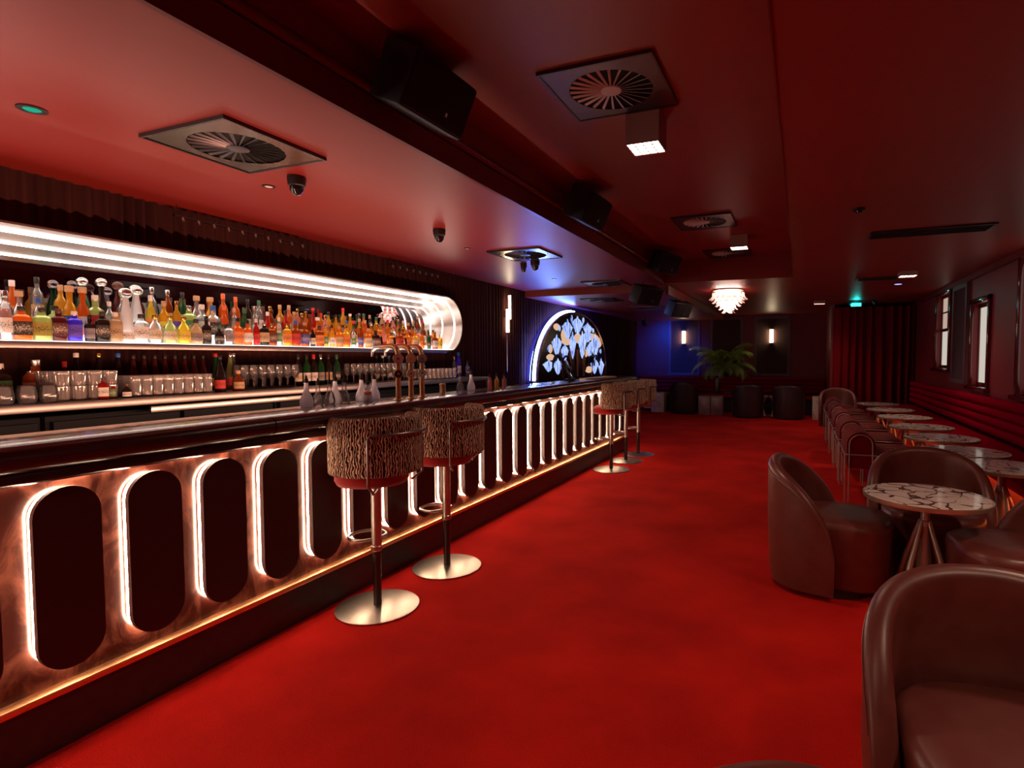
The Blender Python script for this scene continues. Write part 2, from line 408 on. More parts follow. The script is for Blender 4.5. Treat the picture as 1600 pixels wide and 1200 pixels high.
bobj('staff_side_fill', box(BM(), -2.77, -2.702, Y0, Y1-.1, 1.020, 1.030), 'fill_staff')  # added strip, hidden below the top, brightens back counter and glasses
lamp('AREA', (-2.748+2.5, 1.9-3.8, 1.036), 96, (1, .46, .26), rot=(PI, -.65, 0), size=.035, size_y=6.2, parent=bar)  # added unseen uplight that washes the ceiling over the bar
ov = stadium(.101, .327, 14); ovi = stadium(.089, .315, 14); led_o = stadium(.092, .318, 14); led_i = stadium(.086, .312, 14)
pm('oval_face', (.035, .007, .007), .42)
first = None
for k in range(-6, 24):
    yc = 1.15+.2915*k
    if yc-.1 < Y0 or yc+.1 > Y1-.06: continue
    if first is None:
        b = BM(); prism(b, ov, fX, -.020, 0); 
        first = obj('oval_panel', b, 'oval_face', bar, loc=(2.5-2.402, yc-3.8, .617), smooth=50)
        g = obj('light_ring', ringstrip(BM(), led_o, led_i, fX, -.052, -.044), 'led_bar', first, smooth=0)
    else:
        p = first.copy(); C.objects.link(p); p.parent = bar; p.location = (2.5-2.402, yc-3.8, .617)
        q = g.copy(); C.objects.link(q); q.parent = p

# ------------------------------------------------------------------ back counter and fridges
bc = thing('back_counter', 'long stainless steel back counter under the bottle shelf', 'counter', (-4.0, 2.6, 0))
def at(p, o):
    o.location = tuple(-x for x in p.location); return o
at(bc, obj('worktop', box(BM(), -4.28, -3.75, -1.2, 6.35, 1.105, 1.148, .004), 'shelf_steel', bc))
at(bc, obj('end_leg', box(BM(), -3.80, -3.75, 6.30, 6.35, 0, 1.105, .003), 'steel', bc))
at(bc, obj('end_leg', box(BM(), -4.28, -4.23, 6.30, 6.35, 0, 1.105, .003), 'steel', bc))
at(bc, obj('under_rail', box(BM(), -3.79, -3.765, 2.25, 3.45, 1.052, 1.092, .003), 'steel', bc))
pm('fridge_black', (.006, .007, .011), .55, spec=.12)
fr0 = None
names = ['nearest of the row', 'second from the near end', 'third from the near end', 'fourth from the near end', 'furthest of the row']
for i in range(5):
    y = -1.15+i*1.46
    lab = 'black glass-door fridge under the steel back counter, '+names[i]
    if fr0 is None:
        fr0 = thing('bar_fridge', lab, 'fridge', (-4.0, y, 0), group='fridges under the back counter')
        obj('cabinet', box(BM(), -.27, .12, 0, 1.44, 0, 1.07, .004), 'fridge_black', fr0)
        for d in (0, 1):
            dd = obj('door', ringstrip(BM(), [(.02+.71*d, .08), (.70+.71*d, .08), (.70+.71*d, 1.04), (.02+.71*d, 1.04)], [(.08+.71*d, .14), (.64+.71*d, .14), (.64+.71*d, .96), (.08+.71*d, .96)], fX, .122, .16), 'fridge_black', fr0)
            obj('door_pane', box(BM(), .135, .14, .08+.71*d, .64+.71*d, .14, .96), 'fridge_glow', dd)
            obj('handle', tube(BM(), [(.16, .06+.6*d+.03, .45), (.185, .06+.6*d+.03, .45), (.185, .06+.6*d+.03, .75), (.16, .06+.6*d+.03, .75)], .007, 8), 'steel', dd)
    else: dup(fr0, (-4.0, y, 0), 0, lab)

# ------------------------------------------------------------------ lit bottle niche
ni = thing('bottle_niche', 'long steel rounded niche with three light strips and lit bottle shelf', 'shelf', (-4.3, 2.5, 1.45))
def nobj(n, b, m, **k): return at(ni, obj(n, b, m, ni, **k))
SH = 1.497
def npath(off, clip=SH, ys=-1.2, n=20):
    """outline from the near end along the top, round the far end and down to the shelf, inset by off"""
    r = NR-off; P = [(ys, NZ+r), (NY*.5, NZ+r)]
    for k in range(n+1):
        a = PI/2-PI*k/n; y, z = NY+r*math.cos(a), NZ+r*math.sin(a)
        P.append((y, max(z, clip)))
    return P
def loft(b, rings):
    V = [[b.verts.new((x, y, z)) for (y, z) in P] for x, P in rings]
    for A, B in zip(V, V[1:]):
        for k in range(len(A)-1): b.faces.new((A[k], A[k+1], B[k+1], B[k]))
    return b
lay = [(-4.30, npath(-.004, NZ-NR)), (-4.13, npath(-.004, NZ-NR)), (-4.125, npath(0, NZ-NR)), (-4.125, npath(.012, NZ-NR)), (-4.20, npath(.026)), (-4.62, npath(.155))]
nobj('steel_surround', loft(BM(), lay), 'steel', smooth=40)
for x, off in ((-4.225, .036), (-4.38, .080), (-4.535, .126)):
    P = npath(off+.004, SH+.004); P = [p for i, p in enumerate(P) if i < 3 or p[1] > SH+.02 or True]
    pts = [(x, y, z) for y, z in P]
    # stop the strip where it meets the shelf
    keep = []
    for p in pts:
        keep.append(p)
        if p[2] <= SH+.006: break
    nobj('light_strip', tube(BM(), keep, .0065, 8), 'led_white', smooth=60)
P = npath(.15, SH); P = P+[(-1.2, SH)]
nobj('mirror_back', prism(BM(), P, fX, -4.625, -4.618), 'mirror', smooth=0)
nobj('shelf_board', box(BM(), -4.62, -4.125, -1.2, NY, NZ-NR, SH-.004, .003), 'shelf_steel')
nobj('shelf_end', prism(BM(), [(NY, SH-.004)]+[(NY+NR*math.cos(a), NZ+NR*math.sin(a)) for a in [-1.07-.5*k/8 for k in range(9)]], fX, -4.62, -4.125), 'steel')
nobj('lit_shelf_top', box(BM(), -4.61, -4.135, -1.2, 6.05, SH-.004, SH), 'shelf_glow')
nobj('lit_step', box(BM(), -4.61, -4.285, -1.2, 6.0, SH, SH+.045), 'shelf_glow')
nobj('lit_step', box(BM(), -4.61, -4.385, -1.2, 5.98, SH+.045, SH+.09), 'shelf_glow')

# ------------------------------------------------------------------ bottles
KIND = {   # profile of the glass (r, z), cap (r, z0, z1), label (z0, z1), cross-section power
 'square':   ([(.040, 0), (.044, .004), (.044, .125), (.040, .140), (.018, .152), (.015, .175)], (.018, .168, .198), (.03, .11), 7),
 'round':    ([(.034, 0), (.037, .004), (.037, .165), (.033, .185), (.015, .215), (.013, .262)], (.0155, .255, .295), (.04, .13), 2),
 'tall':     ([(.032, 0), (.035, .004), (.034, .195), (.028, .225), (.014, .250), (.0125, .30)], (.015, .285, .33), (.05, .15), 2),
 'squat':    ([(.046, 0), (.050, .01), (.052, .07), (.044, .115), (.018, .140), (.015, .168)], (.021, .160, .192), (.025, .085), 2),
 'shoulder': ([(.038, 0), (.041, .004), (.043, .13), (.038, .152), (.017, .168), (.0145, .215)], (.0165, .205, .24), (.03, .12), 3.5),
 'flared':   ([(.040, 0), (.043, .006), (.036, .08), (.022, .16), (.014, .20), (.0135, .25)], (.0155, .24, .275), (.02, .08), 2),
 'ball':     ([(.038, 0), (.041, .006), (.038, .13), (.024, .19), (.015, .225), (.015, .26)], (.030, .26, .315), (.03, .12), 2),
 'cork':     ([(.036, 0), (.040, .006), (.040, .12), (.030, .16), (.015, .19), (.017, .255)], (.0225, .25, .285), (.03, .11), 2),
 'wine':     ([(.035, 0), (.037, .004), (.037, .175), (.030, .205), (.0145, .230), (.0135, .292)], (.0155, .255, .302), (.045, .125), 2),
 'sloped':   ([(.036, 0), (.038, .004), (.038, .12), (.034, .145), (.018, .215), (.0135, .25), (.0135, .29)], (.0155, .270, .300), (.03, .10), 2),
 'skull':    ([(.036, 0), (.042, .01), (.036, .06), (.032, .10), (.026, .17), (.017, .22), (.014, .26)], (.036, .258, .318), (.02, .06), 2),
}
PROTO = {}
for kn, (pf, cp, lb, pw) in KIND.items():
    n = 20
    b = lathe(BM(), pf, n, power=pw); bo = obj('glass_body', b, 'clear_glass', smooth=50)
    if kn in ('ball', 'skull'):
        r, z0, z1 = cp; h = (z1-z0)/2
        pr = [(r*math.sin(a), z0+h-h*math.cos(a)) for a in [PI*k/8 for k in range(9)]]; pr[0] = (.004, z0); pr[-1] = (.002, z1)
        b = lathe(BM(), pr, 14)
    else: b = lathe(BM(), [(cp[0]*.95, cp[1]), (cp[0], cp[1]+.002), (cp[0], cp[2]-.003), (cp[0]*.85, cp[2])], 14)
    co = obj('cap', b, 'black', smooth=40)
    # label: wrapped shell in front
    b = BM(); rings = []
    def rad(z):
        for (r0, a0), (r1, a1) in zip(pf, pf[1:]):
            if a0 <= z <= a1: return r0+(r1-r0)*(z-a0)/(a1-a0)
        return pf[0][0]
    zs = [lb[0]+(lb[1]-lb[0])*q/3 for q in range(4)]
    for zz in zs:
        ring = []
        for k in range(9):
            a = -1.05+2.1*k/8; q = 1 if pw == 2 else 1/(abs(math.cos(a))**pw+abs(math.sin(a))**pw)**(1/pw)
            rr = (rad(zz)+.0012)*q; ring.append(b.verts.new((rr*math.cos(a), rr*math.sin(a), zz)))
        rings.append(ring)
    for A, B in zip(rings, rings[1:]):
        for k in range(8): b.faces.new((A[k], A[k+1], B[k+1], B[k]))
    lo = obj('paper_label', b, 'black', smooth=50)
    PROTO[kn] = (bo.data, co.data, lo.data, cp[2])
    for o in (bo, co, lo): bpy.data.objects.remove(o)
    if kn in ('ball',): pass
LIQ = {'clear': (.80, .80, .78), 'amber': (.80, .26, .02), 'dark amber': (.42, .09, .01), 'golden': (.85, .45, .04), 'orange': (.85, .20, .03), 'red': (.60, .03, .02),
       'pale green': (.55, .66, .25), 'green': (.03, .16, .05), 'dark': (.03, .018, .015), 'violet': (.10, .06, .75), 'yellow': (.85, .66, .06), 'cream': (.62, .42, .24), 'maroon': (.14, .02, .02), 'frosted white': (.9, .9, .92), 'pink': (.85, .35, .28)}
for k, c in LIQ.items():
    tl = {'frosted white': .75, 'cream': .85, 'dark': .9, 'clear': .14, 'violet': .6, 'maroon': .7}.get(k, .55)
    glass('liquid '+k, c, .72, tl)
CAP = {'black': (.01, .01, .01), 'red': (.55, .02, .02), 'silver': (.6, .6, .6), 'white': (.75, .72, .7), 'gold': (.6, .38, .1), 'blue': (.02, .12, .5), 'cork': (.5, .3, .16), 'brown': (.10, .03, .02), 'green': (.02, .12, .05), 'orange': (.7, .14, .03)}
for k, c in CAP.items(): pm('cap '+k, c, .25 if k in ('silver', 'gold') else .4, metal=1 if k in ('silver', 'gold') else 0)
LAB = {'white': (.70, .66, .62), 'black': (.015, .013, .013), 'cream': (.62, .50, .34), 'olive': (.34, .30, .05), 'maroon': (.09, .015, .025), 'violet': (.12, .06, .55), 'tan': (.50, .34, .18), 'red': (.5, .03, .03), 'blue': (.04, .07, .35), 'orange': (.7, .2, .05), 'grey': (.25, .2, .2), 'green': (.05, .22, .07), 'yellow': (.7, .5, .08)}
def label_mat(name, c):
    """plain printed paper: a border and small lines of print too fine to read"""
    m, t, b = nt(name); b.inputs['Roughness'].default_value = .6
    dk = sum(c) < .5; ink = (.55, .45, .35) if dk else tuple(x*.22 for x in c)
    tc = N(t, 'ShaderNodeTexCoord'); mp = N(t, 'ShaderNodeMapping'); mp.inputs['Scale'].default_value = (150, 150, 260); t.links.new(tc.outputs['Object'], mp.inputs[0])
    n = N(t, 'ShaderNodeTexNoise', Scale=1.0, Detail=1.0); t.links.new(mp.outputs[0], n.inputs['Vector'])
    s = N(t, 'ShaderNodeSeparateXYZ'); t.links.new(tc.outputs['Generated'], s.inputs[0])
    d = N(t, 'ShaderNodeMath', operation='SUBTRACT'); d.inputs[1].default_value = .5; t.links.new(s.outputs['Z'], d.inputs[0])
    a = N(t, 'ShaderNodeMath', operation='ABSOLUTE'); t.links.new(d.outputs[0], a.inputs[0])
    ad = N(t, 'ShaderNodeMath', operation='MULTIPLY_ADD'); t.links.new(a.outputs[0], ad.inputs[0]); ad.inputs[1].default_value = -.5; t.links.new(n.outputs['Fac'], ad.inputs[2])
    r = ramp(t, ad.outputs[0], [(.47, c), (.50, ink)]); t.links.new(r.outputs[0], b.inputs['Base Color'])
for k, c in LAB.items(): label_mat('label '+k, c)
BOT = []
def bottle(x, y, z, kind, liq, cap, lab, sc=1.0, yaw=None, row='', wh=1.0, place=''):
    r = thing('bottle', None, 'bottle', (x, y, z), rz=(-.45+random.uniform(-.15, .15)) if yaw is None else yaw)
    r.scale = (sc*wh, sc*wh, sc)
    bd, cdm, ld, top = PROTO[kind]
    for nme, d, mt in (('glass_body', bd, 'liquid '+liq), ('cap', cdm, 'cap '+cap), ('paper_label', ld, 'label '+lab if lab else None)):
        if mt is None: continue
        o = bpy.data.objects.new(nme, d); C.objects.link(o); o.parent = r
        o.material_slots[0].link = 'OBJECT'; o.material_slots[0].material = MATS[mt]
    BOT.append([r, kind, liq, cap, lab, row, y, place])
    return r
# front row of the lit shelf: (y, kind, liquid, cap, label, scale, width)
FR = [(1.62,'tall','frosted white','white','white',1.0,1.15),(1.76,'tall','clear','silver','white',.85,1.15),(1.83,'square','orange','black','black',1,1),(1.925,'square','pale green','black','olive',1,1),(2.005,'square','maroon','brown','maroon',1,.9),(2.085,'square','violet','white','violet',.95,.9),
(2.165,'shoulder','dark','black','grey',.72,.9),(2.235,'square','dark','black','black',1,.85),(2.31,'square','cream','white','tan',1,.85),(2.375,'skull','frosted white','silver','white',1.15,1),(2.465,'square','clear','black','white',1.0,1),(2.555,'squat','clear','gold','cream',1.05,.85),
(2.655,'squat','pale green','gold','cream',1.05,.8),(2.75,'squat','yellow','gold','yellow',1.05,.8),(2.84,'squat','cream','black','grey',.98,.85),(2.92,'shoulder','dark','black','black',.9,.85),(3.02,'squat','dark','green','black',.78,.85),(3.10,'square','clear','black','grey',.85,.8),
(3.175,'shoulder','orange','black','orange',.9,.95),(3.26,'shoulder','orange','black','white',.85,.95),(3.34,'round','red','white','red',.75,.9),(3.415,'square','dark','silver','tan',1,.8),(3.485,'square','dark amber','gold','maroon',.95,.8),(3.56,'tall','clear','cream' if False else 'white','green',.75,1),
(3.64,'square','golden','gold','orange',1.0,.8),(3.73,'shoulder','dark amber','blue','red',.95,1),(3.83,'shoulder','dark amber','cork','blue',.92,1),(3.92,'round','dark','red','cream',.62,1),(4.0,'square','dark amber','black','orange',1.0,.8),(4.07,'round','golden','silver','green',.75,1),
(4.15,'round','golden','black','white',.72,1),(4.24,'shoulder','amber','cork','tan',.85,1),(4.33,'shoulder','golden','gold','orange',.9,1),(4.43,'round','clear','green','green',.72,1),(4.53,'round','dark amber','gold','blue',.8,1),(4.64,'shoulder','amber','cork','cream',.85,1),
(4.75,'square','dark','black','brown' if False else 'maroon',.95,.85),(4.87,'flared','pink','red','red',.9,1),(5.0,'square','amber','black','tan',.9,.9),(5.13,'shoulder','dark amber','black','red',.95,1),(5.27,'shoulder','amber','cork','orange',.9,1.05),(5.41,'shoulder','golden','cork','cream',.9,1),
(5.54,'round','amber','green','orange',.75,1),(5.67,'wine','green','black','maroon',.7,1),(5.79,'shoulder','dark amber','gold','white',.9,.9),(5.90,'round','golden','white','yellow',.72,1)]
for (y, k, l, c, lb, sc, wh) in FR: bottle(-4.20, y, SH, k, l, c, lb, sc, row='front', wh=wh)
MID = [(1.69,'tall','red','red','orange',1.0,1.1),(1.80,'square','frosted white','white','red',1.35,1.0),(1.90,'cork','clear','cork','white',.95,1),(1.99,'round','clear','blue','green',.8,1),(2.07,'squat','pale green','black','white',1,1),(2.15,'cork','golden','cork','blue',1.18,.95),(2.22,'cork','orange','cork','white',1.18,.95),
(2.29,'shoulder','pale green','white','red',1.2,1.0),(2.37,'round','clear','white','white',.85,1),(2.45,'tall','clear','silver','orange',.95,1.1),(2.54,'skull','frosted white','silver','blue',1.2,1.0),(2.63,'tall','yellow','white','orange',.98,1.0),(2.72,'round','golden','cork','yellow',.98,1.05),(2.81,'tall','golden','gold','violet',.9,1),
(2.90,'square','pale green','silver','green',1.35,.85),(3.0,'shoulder','clear','white','white',1.2,1.05),(3.09,'shoulder','clear','blue','black',1.2,1.05),(3.18,'round','orange','orange','black',1.0,1),(3.27,'tall','clear','cork','tan',.85,1),(3.36,'round','green','green','black',.95,1),(3.46,'tall','clear','silver','white',.95,1)]
for (y, k, l, c, lb, sc, wh) in MID: bottle(-4.335, y-.02, SH+.045, k, l, c, lb, sc*.93, row='middle', wh=wh)
BK = [(1.78,'tall','clear','silver','white',1),(1.90,'round','orange','white','orange',1),(2.02,'tall','clear','black','tan',1),(2.14,'round','golden','cork','white',1),(2.26,'ball','green','silver','black',1.15),(2.37,'ball','dark','silver','black',1.18),(2.47,'ball','maroon','brown','orange',1.14),(2.58,'skull','frosted white','silver','white',1.1),
(2.69,'tall','clear','silver','blue',1.05),(2.80,'tall','dark amber','silver','tan',1.02),(2.91,'tall','green','black','tan',1),(3.02,'cork','clear','cork','blue',1.1),(3.13,'cork','golden','cork','red',1.1),(3.24,'tall','orange','orange','black',1.08),(3.35,'tall','orange','orange','black',1.03),(3.46,'tall','dark','black','tan',1),(3.57,'tall','clear','green','white',1)]
for (y, k, l, c, lb, sc) in BK: bottle(-4.45, y, SH+.09, k, l, c, lb, sc*.95, row='back')
rb = random.Random(11)
pool_l = ['amber']*5+['dark amber']*5+['golden']*5+['orange']*2+['red', 'clear', 'green', 'cream', 'dark', 'pink']
pool_c = ['black']*4+['cork']*3+['gold']*3+['red']*2+['blue', 'silver', 'white', 'green', 'brown']
pool_b = ['cream']*3+['white']*3+['tan']*3+['orange']*2+['red', 'black', 'blue', 'green', 'maroon', 'yellow']
y = 3.56
while y < 5.95:
    bottle(-4.335, y, SH+.045, rb.choice(['round', 'shoulder', 'tall', 'round', 'sloped', 'cork']), rb.choice(pool_l), rb.choice(pool_c), rb.choice(pool_b), rb.uniform(.78, .95), row='middle'); y += rb.uniform(.085, .10)
y = 3.68
while y < 5.92:
    bottle(-4.45, y, SH+.09, rb.choice(['round', 'tall', 'tall', 'sloped', 'shoulder', 'wine']), rb.choice(pool_l), rb.choice(pool_c), rb.choice(pool_b), rb.uniform(.82, 1.0), row='back'); y += rb.uniform(.085, .105)

# ------------------------------------------------------------------ back counter: bottles and glasses
CT = 1.148
for i, (y, l, c, lb, k, sc) in enumerate([(1.70,'dark','white','green','square',1.1),(1.86,'orange','silver','cream','squat',1.25),(2.0,'dark','maroon' if False else 'red','maroon','wine',.75)]):
    bottle(-4.15, y, CT, k, l, c, lb, sc, row='counter back')
for i, (y, l, c, lb) in enumerate([(2.08,'dark','white','white'),(2.20,'dark','gold','black'),(2.31,'dark','blue','tan')]): bottle(-4.19, y, CT, 'sloped', l, c, lb, .93, row='counter back')
for i in range(8): bottle(-4.19, 2.40+.068*i, CT, 'sloped', 'maroon', 'black', 'white', .90, row='counter back', place='wine row')
bottle(-4.17, 2.96, CT, 'sloped', 'green', 'red', 'yellow', .94, row='counter back'); bottle(-4.13, 3.05, CT, 'sloped', 'pale green', 'silver', 'red', .95, row='counter back'); bottle(-4.20, 3.13, CT, 'sloped', 'clear', 'silver', 'cream', .95, row='counter back')
bottle(-3.90, 2.80, CT, 'sloped', 'dark', 'black', 'red', .88, row='counter front', wh=1.1)
bottle(-3.90, 2.94, CT, 'squat', 'dark amber', 'cork', 'tan', .80, row='counter front')
bottle(-3.86, 2.045, CT, 'square', 'red', 'black', 'white', .66, row='counter front', wh=.85); bottle(-3.88, 2.10, CT, 'shoulder', 'red', 'red', 'green', .5, row='counter front', wh=.9); bottle(-3.86, 2.17, CT, 'squat', 'dark', 'brown', 'white', .45, row='counter front', wh=1.1)
for i, (y, l, c, lb) in enumerate([(3.64,'dark','black','cream'),(3.73,'green','black','white'),(3.81,'dark','red','white'),(3.89,'green','silver','grey'),(3.98,'dark','black','tan'),(4.08,'green','green','black')]): bottle(-4.08, y, CT, 'wine', l, c, lb, .92, row='counter back')
for i in range(9): bottle(-4.2, 4.75+.1*i, CT, 'sloped', ['dark', 'green', 'clear'][i % 3], ['black', 'white', 'blue', 'green', 'silver', 'gold', 'cork', 'red', 'brown'][i], ['tan', 'black', 'white'][i % 3], .9, row='counter back')
bottle(-4.05, 5.98, CT, 'tall', 'clear', 'silver', 'white', .8, row='counter back'); bottle(-4.08, 6.12, CT, 'tall', 'violet', 'blue', 'white', .95, row='counter back'); bottle(-4.0, 6.2, CT, 'round', 'clear', 'black', 'black', .7, row='counter back')

ORDW = ['nearest', 'second', 'third', 'fourth', 'fifth', 'sixth', 'seventh', 'eighth', 'ninth', 'tenth']
ROWW = ['front row', 'second row', 'third row', 'rear row']
def put(proto, spots, what, per):
    for i, p in enumerate(spots):
        o = proto if i == 0 else dup(proto)
        o.location = p; o['label'] = '%s, %s, %s from the near end' % (what, ROWW[i//per], ORDW[i % per] if i % per else 'first')
def glass_thing(name, prof, mat, label, cat, group, **k):
    o = obj(name, lathe(BM(), prof, **k), mat, smooth=50); return tag(o, label, cat, group)
g = glass_thing('whisky_glass', [(.030, 0), (.036, .008), (.042, .035), (.040, .06), (.033, .095), (.031, .095), (.038, .06), (.038, .03), (.002, .014)], 'clear_glass', 'stemless tulip tasting glass in the cluster at the near end of the back counter', 'glass', 'tulip tasting glasses', n=20)
put(g, [(-3.86-.1*j, 1.50+.095*i+.04*j, CT) for j in range(3) for i in range(4)], 'stemless tulip glass left of the tumblers', 4)
g = glass_thing('tumbler', [(.030, 0), (.034, .004), (.038, .085), (.036, .085), (.031, .008), (.002, .008)], 'ribbed_glass', 'ribbed clear tumbler in the lower tier of the tumbler stack', 'glass', 'tumblers stacked in two tiers', n=64, rib=.05, ribn=16)
lo = [(-3.90-.082*j, 1.86+.08*i, CT) for j in range(4) for i in range(4)]
put(g, lo, 'ribbed tumbler, lower tier of stack', 4)
g2 = g.copy(); C.objects.link(g2); g2['label'] = 'ribbed clear tumbler in the upper tier of the tumbler stack'
put(g2, [(x, y_, CT+.086) for x, y_, z_ in lo], 'ribbed tumbler, upper tier of stack', 4)
g = glass_thing('highball_glass', [(.026, 0), (.029, .004), (.031, .135), (.029, .135), (.026, .008), (.002, .008)], 'ribbed_glass', 'tall ribbed highball glass in the long block beside the tumblers', 'glass', 'block of ribbed highball glasses', n=64, rib=.05, ribn=16)
put(g, [(-3.90-.067*j, 2.24+.066*i, CT) for j in range(4) for i in range(8)], 'tall ribbed highball glass', 8)
g = glass_thing('wine_glass', [(.032, 0), (.032, .002), (.005, .006), (.004, .075), (.020, .088), (.036, .115), (.037, .135), (.028, .19), (.027, .19), (.035, .135), (.034, .117), (.002, .086)], 'clear_glass', 'stemmed wine glass in the group between the red bottle and wine bottles', 'wine glass', 'stemmed wine glasses, near group', n=20)
put(g, [(-3.99-.08*j, 3.06+.078*i, CT) for j in range(3) for i in range(7)], 'wine glass before the wine bottles', 7)
g2 = g.copy(); C.objects.link(g2); g2['label'] = 'stemmed wine glass in the group behind the white pourer bottles'; g2['group'] = 'stemmed wine glasses, far group'
put(g2, [(-3.99-.08*j, 4.2+.082*i, CT) for j in range(2) for i in range(10)], 'wine glass past the wine bottles', 10)
g = glass_thing('beer_glass', [(.027, 0), (.030, .004), (.036, .12), (.034, .12), (.028, .008), (.002, .008)], 'ribbed_glass', 'clear beer glass upside down row behind the beer taps', 'glass', 'beer glasses behind the taps', n=24)
g['label'] = 'clear beer glass in the rows behind the beer taps'
put(g, [(-3.87-.08*j, 5.06+.08*i, CT) for j in range(3) for i in range(9)], 'beer glass behind the taps', 9)

# ------------------------------------------------------------------ things on the bar
BT = 1.115
pour = [(-2.64, 2.410, 1, .165, 0), (-2.66, 2.512, 0, .145, 0), (-2.64, 2.580, 0, .150, 1), (-2.66, 2.645, 1, .165, 1), (-2.62, 2.677, 0, .155, 0), (-2.66, 2.867, 1, .165, 0), (-2.60, 2.860, 2, .13, 1), (-2.65, 2.975, 1, .165, 0), (-2.64, 3.98, 0, .15, 0), (-2.64, 4.15, 1, .16, 0)]
lab = ['white-lit water carafe with black stopper, nearest on the bar', 'small clear carafe beside the nearest white carafe on the bar', 'clear carafe with a tall black pourer on the bar',
       'white-lit carafe with black pourer at the middle of the near carafes', 'clear frosted carafe, furthest of the five near carafes on the bar', 'white-lit carafe left of the orange-label bottle on the bar',
       'little bottle with an orange label and tall pourer between two carafes', 'white-lit carafe nearest the beer taps, on their near side', 'clear carafe with black stopper just past the beer taps', 'white carafe with black cap beyond the beer taps']
for i, (x, y, kd, h, tall) in enumerate(pour):
    t = thing('carafe', lab[i], 'carafe', (x, y, BT), group='carafes along the bar')
    s = h/.2
    obj('glass_body', lathe(BM(), [(.038*s, 0), (.044*s, .006), (.044*s, .04*s), (.034*s, .075*s), (.018*s, .112*s), (.0145*s, .16*s), (.0165*s, .167*s)], 18), 'frosty_glass' if kd else 'clear_glass', t, smooth=50)
    obj('pourer', lathe(BM(), [(.012, .165*s), (.012, .19*s), (.005, .205*s), (.004, .205*s+(.06 if tall else .012))], 12), 'black', t)
    if kd == 2: obj('paper_label', lathe(BM(), [(.0385*s, .028), (.0345*s, .062)], 18), 'label orange', t)
lab2 = ['clear bitters bottle with black top, nearest of the small bottles past the carafes', 'amber-bottomed bitters bottle between two other small bottles on the bar', 'slim clear bitters bottle with dark dasher top, furthest small bottle on the bar']
for i, (x, y) in enumerate([(-2.58, 4.36), (-2.60, 4.52), (-2.60, 4.66)]):
    t = thing('bitters_bottle', lab2[i], 'bottle', (x, y, BT), group='small bitters bottles on the bar')
    obj('glass_body', lathe(BM(), [(.020, 0), (.022, .004), (.022, .07), (.010, .09), (.008, .11)], 14), 'liquid pink' if i != 1 else 'liquid golden', t); obj('dasher_cap', lathe(BM(), [(.010, .108), (.009, .125), (.003, .13), (.003, .145+.02*(i == 2))], 12), 'black', t)
t = thing('copper_tin', 'small copper coloured tin on the bar just past the taps', 'tin', (-2.63, 3.72, BT)); obj('tin_body', lathe(BM(), [(.024, 0), (.025, .003), (.025, .06), (.022, .063)], 18), 'brass', t); obj('tin_lid', lathe(BM(), [(.026, .063), (.026, .074), (.02, .078)], 18), 'brass', t)

lb3 = ['nearest', 'middle', 'furthest']
badge_c = [((.62, .32, .30), (.02, .02, .03)), ((.66, .34, .24), (.55, .34, .28)), ((.25, .22, .22), (.45, .40, .36))]
for i, y in enumerate((3.0, 3.13, 3.25)):
    t = thing('beer_tap', lb3[i]+' of the three curved brass beer taps on the bar', 'beer tap', (-2.47, y, BT), group='brass beer taps')
    pts = [(0, 0, 0), (0, 0, .26)]+[(-.055+.055*math.cos(a), 0, .30+.06*math.sin(a)) for a in [PI/2*k/6 for k in range(7)]]+[(-.14, 0, .355)]
    obj('column', tube(BM(), pts, .018, 16), 'brass', t, smooth=60); obj('base_flange', lathe(BM(), [(.036, 0), (.036, .006), (.022, .012)], 20), 'brass', t)
    obj('spout', tube(BM(), [(-.14, 0, .355), (-.19, 0, .35), (-.215, 0, .325), (-.218, 0, .29)], [.014, .013, .010, .008], 12), 'chrome', t, smooth=60)
    obj('handle', tube(BM(), [(-.13, 0, .365), (-.135, 0, .40), (-.14, 0, .42)], [.008, .007, .010], 10), 'black', t)
    for j, z in enumerate((.275, .175)):
        nm = 'badge_%d_%d' % (i, j); pm(nm, badge_c[i][j], .35)
        r = .030 if j == 0 else .026
        bd = obj('round_badge', lathe(BM(), [(r*.9, 0), (r, .003), (r, .009), (r*.9, .011)], 24), nm, t, loc=(.012, -.014, z), rot=(PI/2, 0, .75))
        obj('badge_rim', tube(BM(), [((r+.001)*math.cos(a), (r+.001)*math.sin(a), .007) for a in [2*PI*k/24 for k in range(24)]], .0028, 6, closed=True), 'brass', bd)
        obj('badge_emblem', lathe(BM(), [(r*.28, .0105), (r*.28, .0125), (.002, .013)], 6), ['cap brown', 'cap orange', 'cap gold'][(i+j) % 3], bd)
# till, tray
t = thing('till_screen', 'black touch screen till on the bar beside the blue arch light', 'till', (-2.58, 6.35, BT), rz=.25)
obj('screen', box(BM(), -.012, .012, -.19, .19, .03, .27, .006), 'black_gloss', t, rot=(0, -.45, 0)); obj('stand', box(BM(), -.10, .02, -.09, .09, 0, .02, .005), 'black', t); obj('stand_neck', box(BM(), -.06, -.03, -.04, .04, .015, .15, .005), 'black', t)
t = thing('service_mat', 'flat ribbed brass drip tray on the bar before the flower arch', 'tray', (-2.55, 7.2, BT))
obj('tray_rim', ringstrip(BM(), [(-.11, -.45), (.11, -.45), (.11, .45), (-.11, .45)], [(-.10, -.44), (.10, -.44), (.10, .44), (-.10, .44)], fZ, 0, .014), 'brass', t)
b = BM()
for k in range(30): box(b, -.10, .10, -.44+.03*k, -.432+.03*k, .004, .010)
obj('tray_grid', b, 'brass', t)

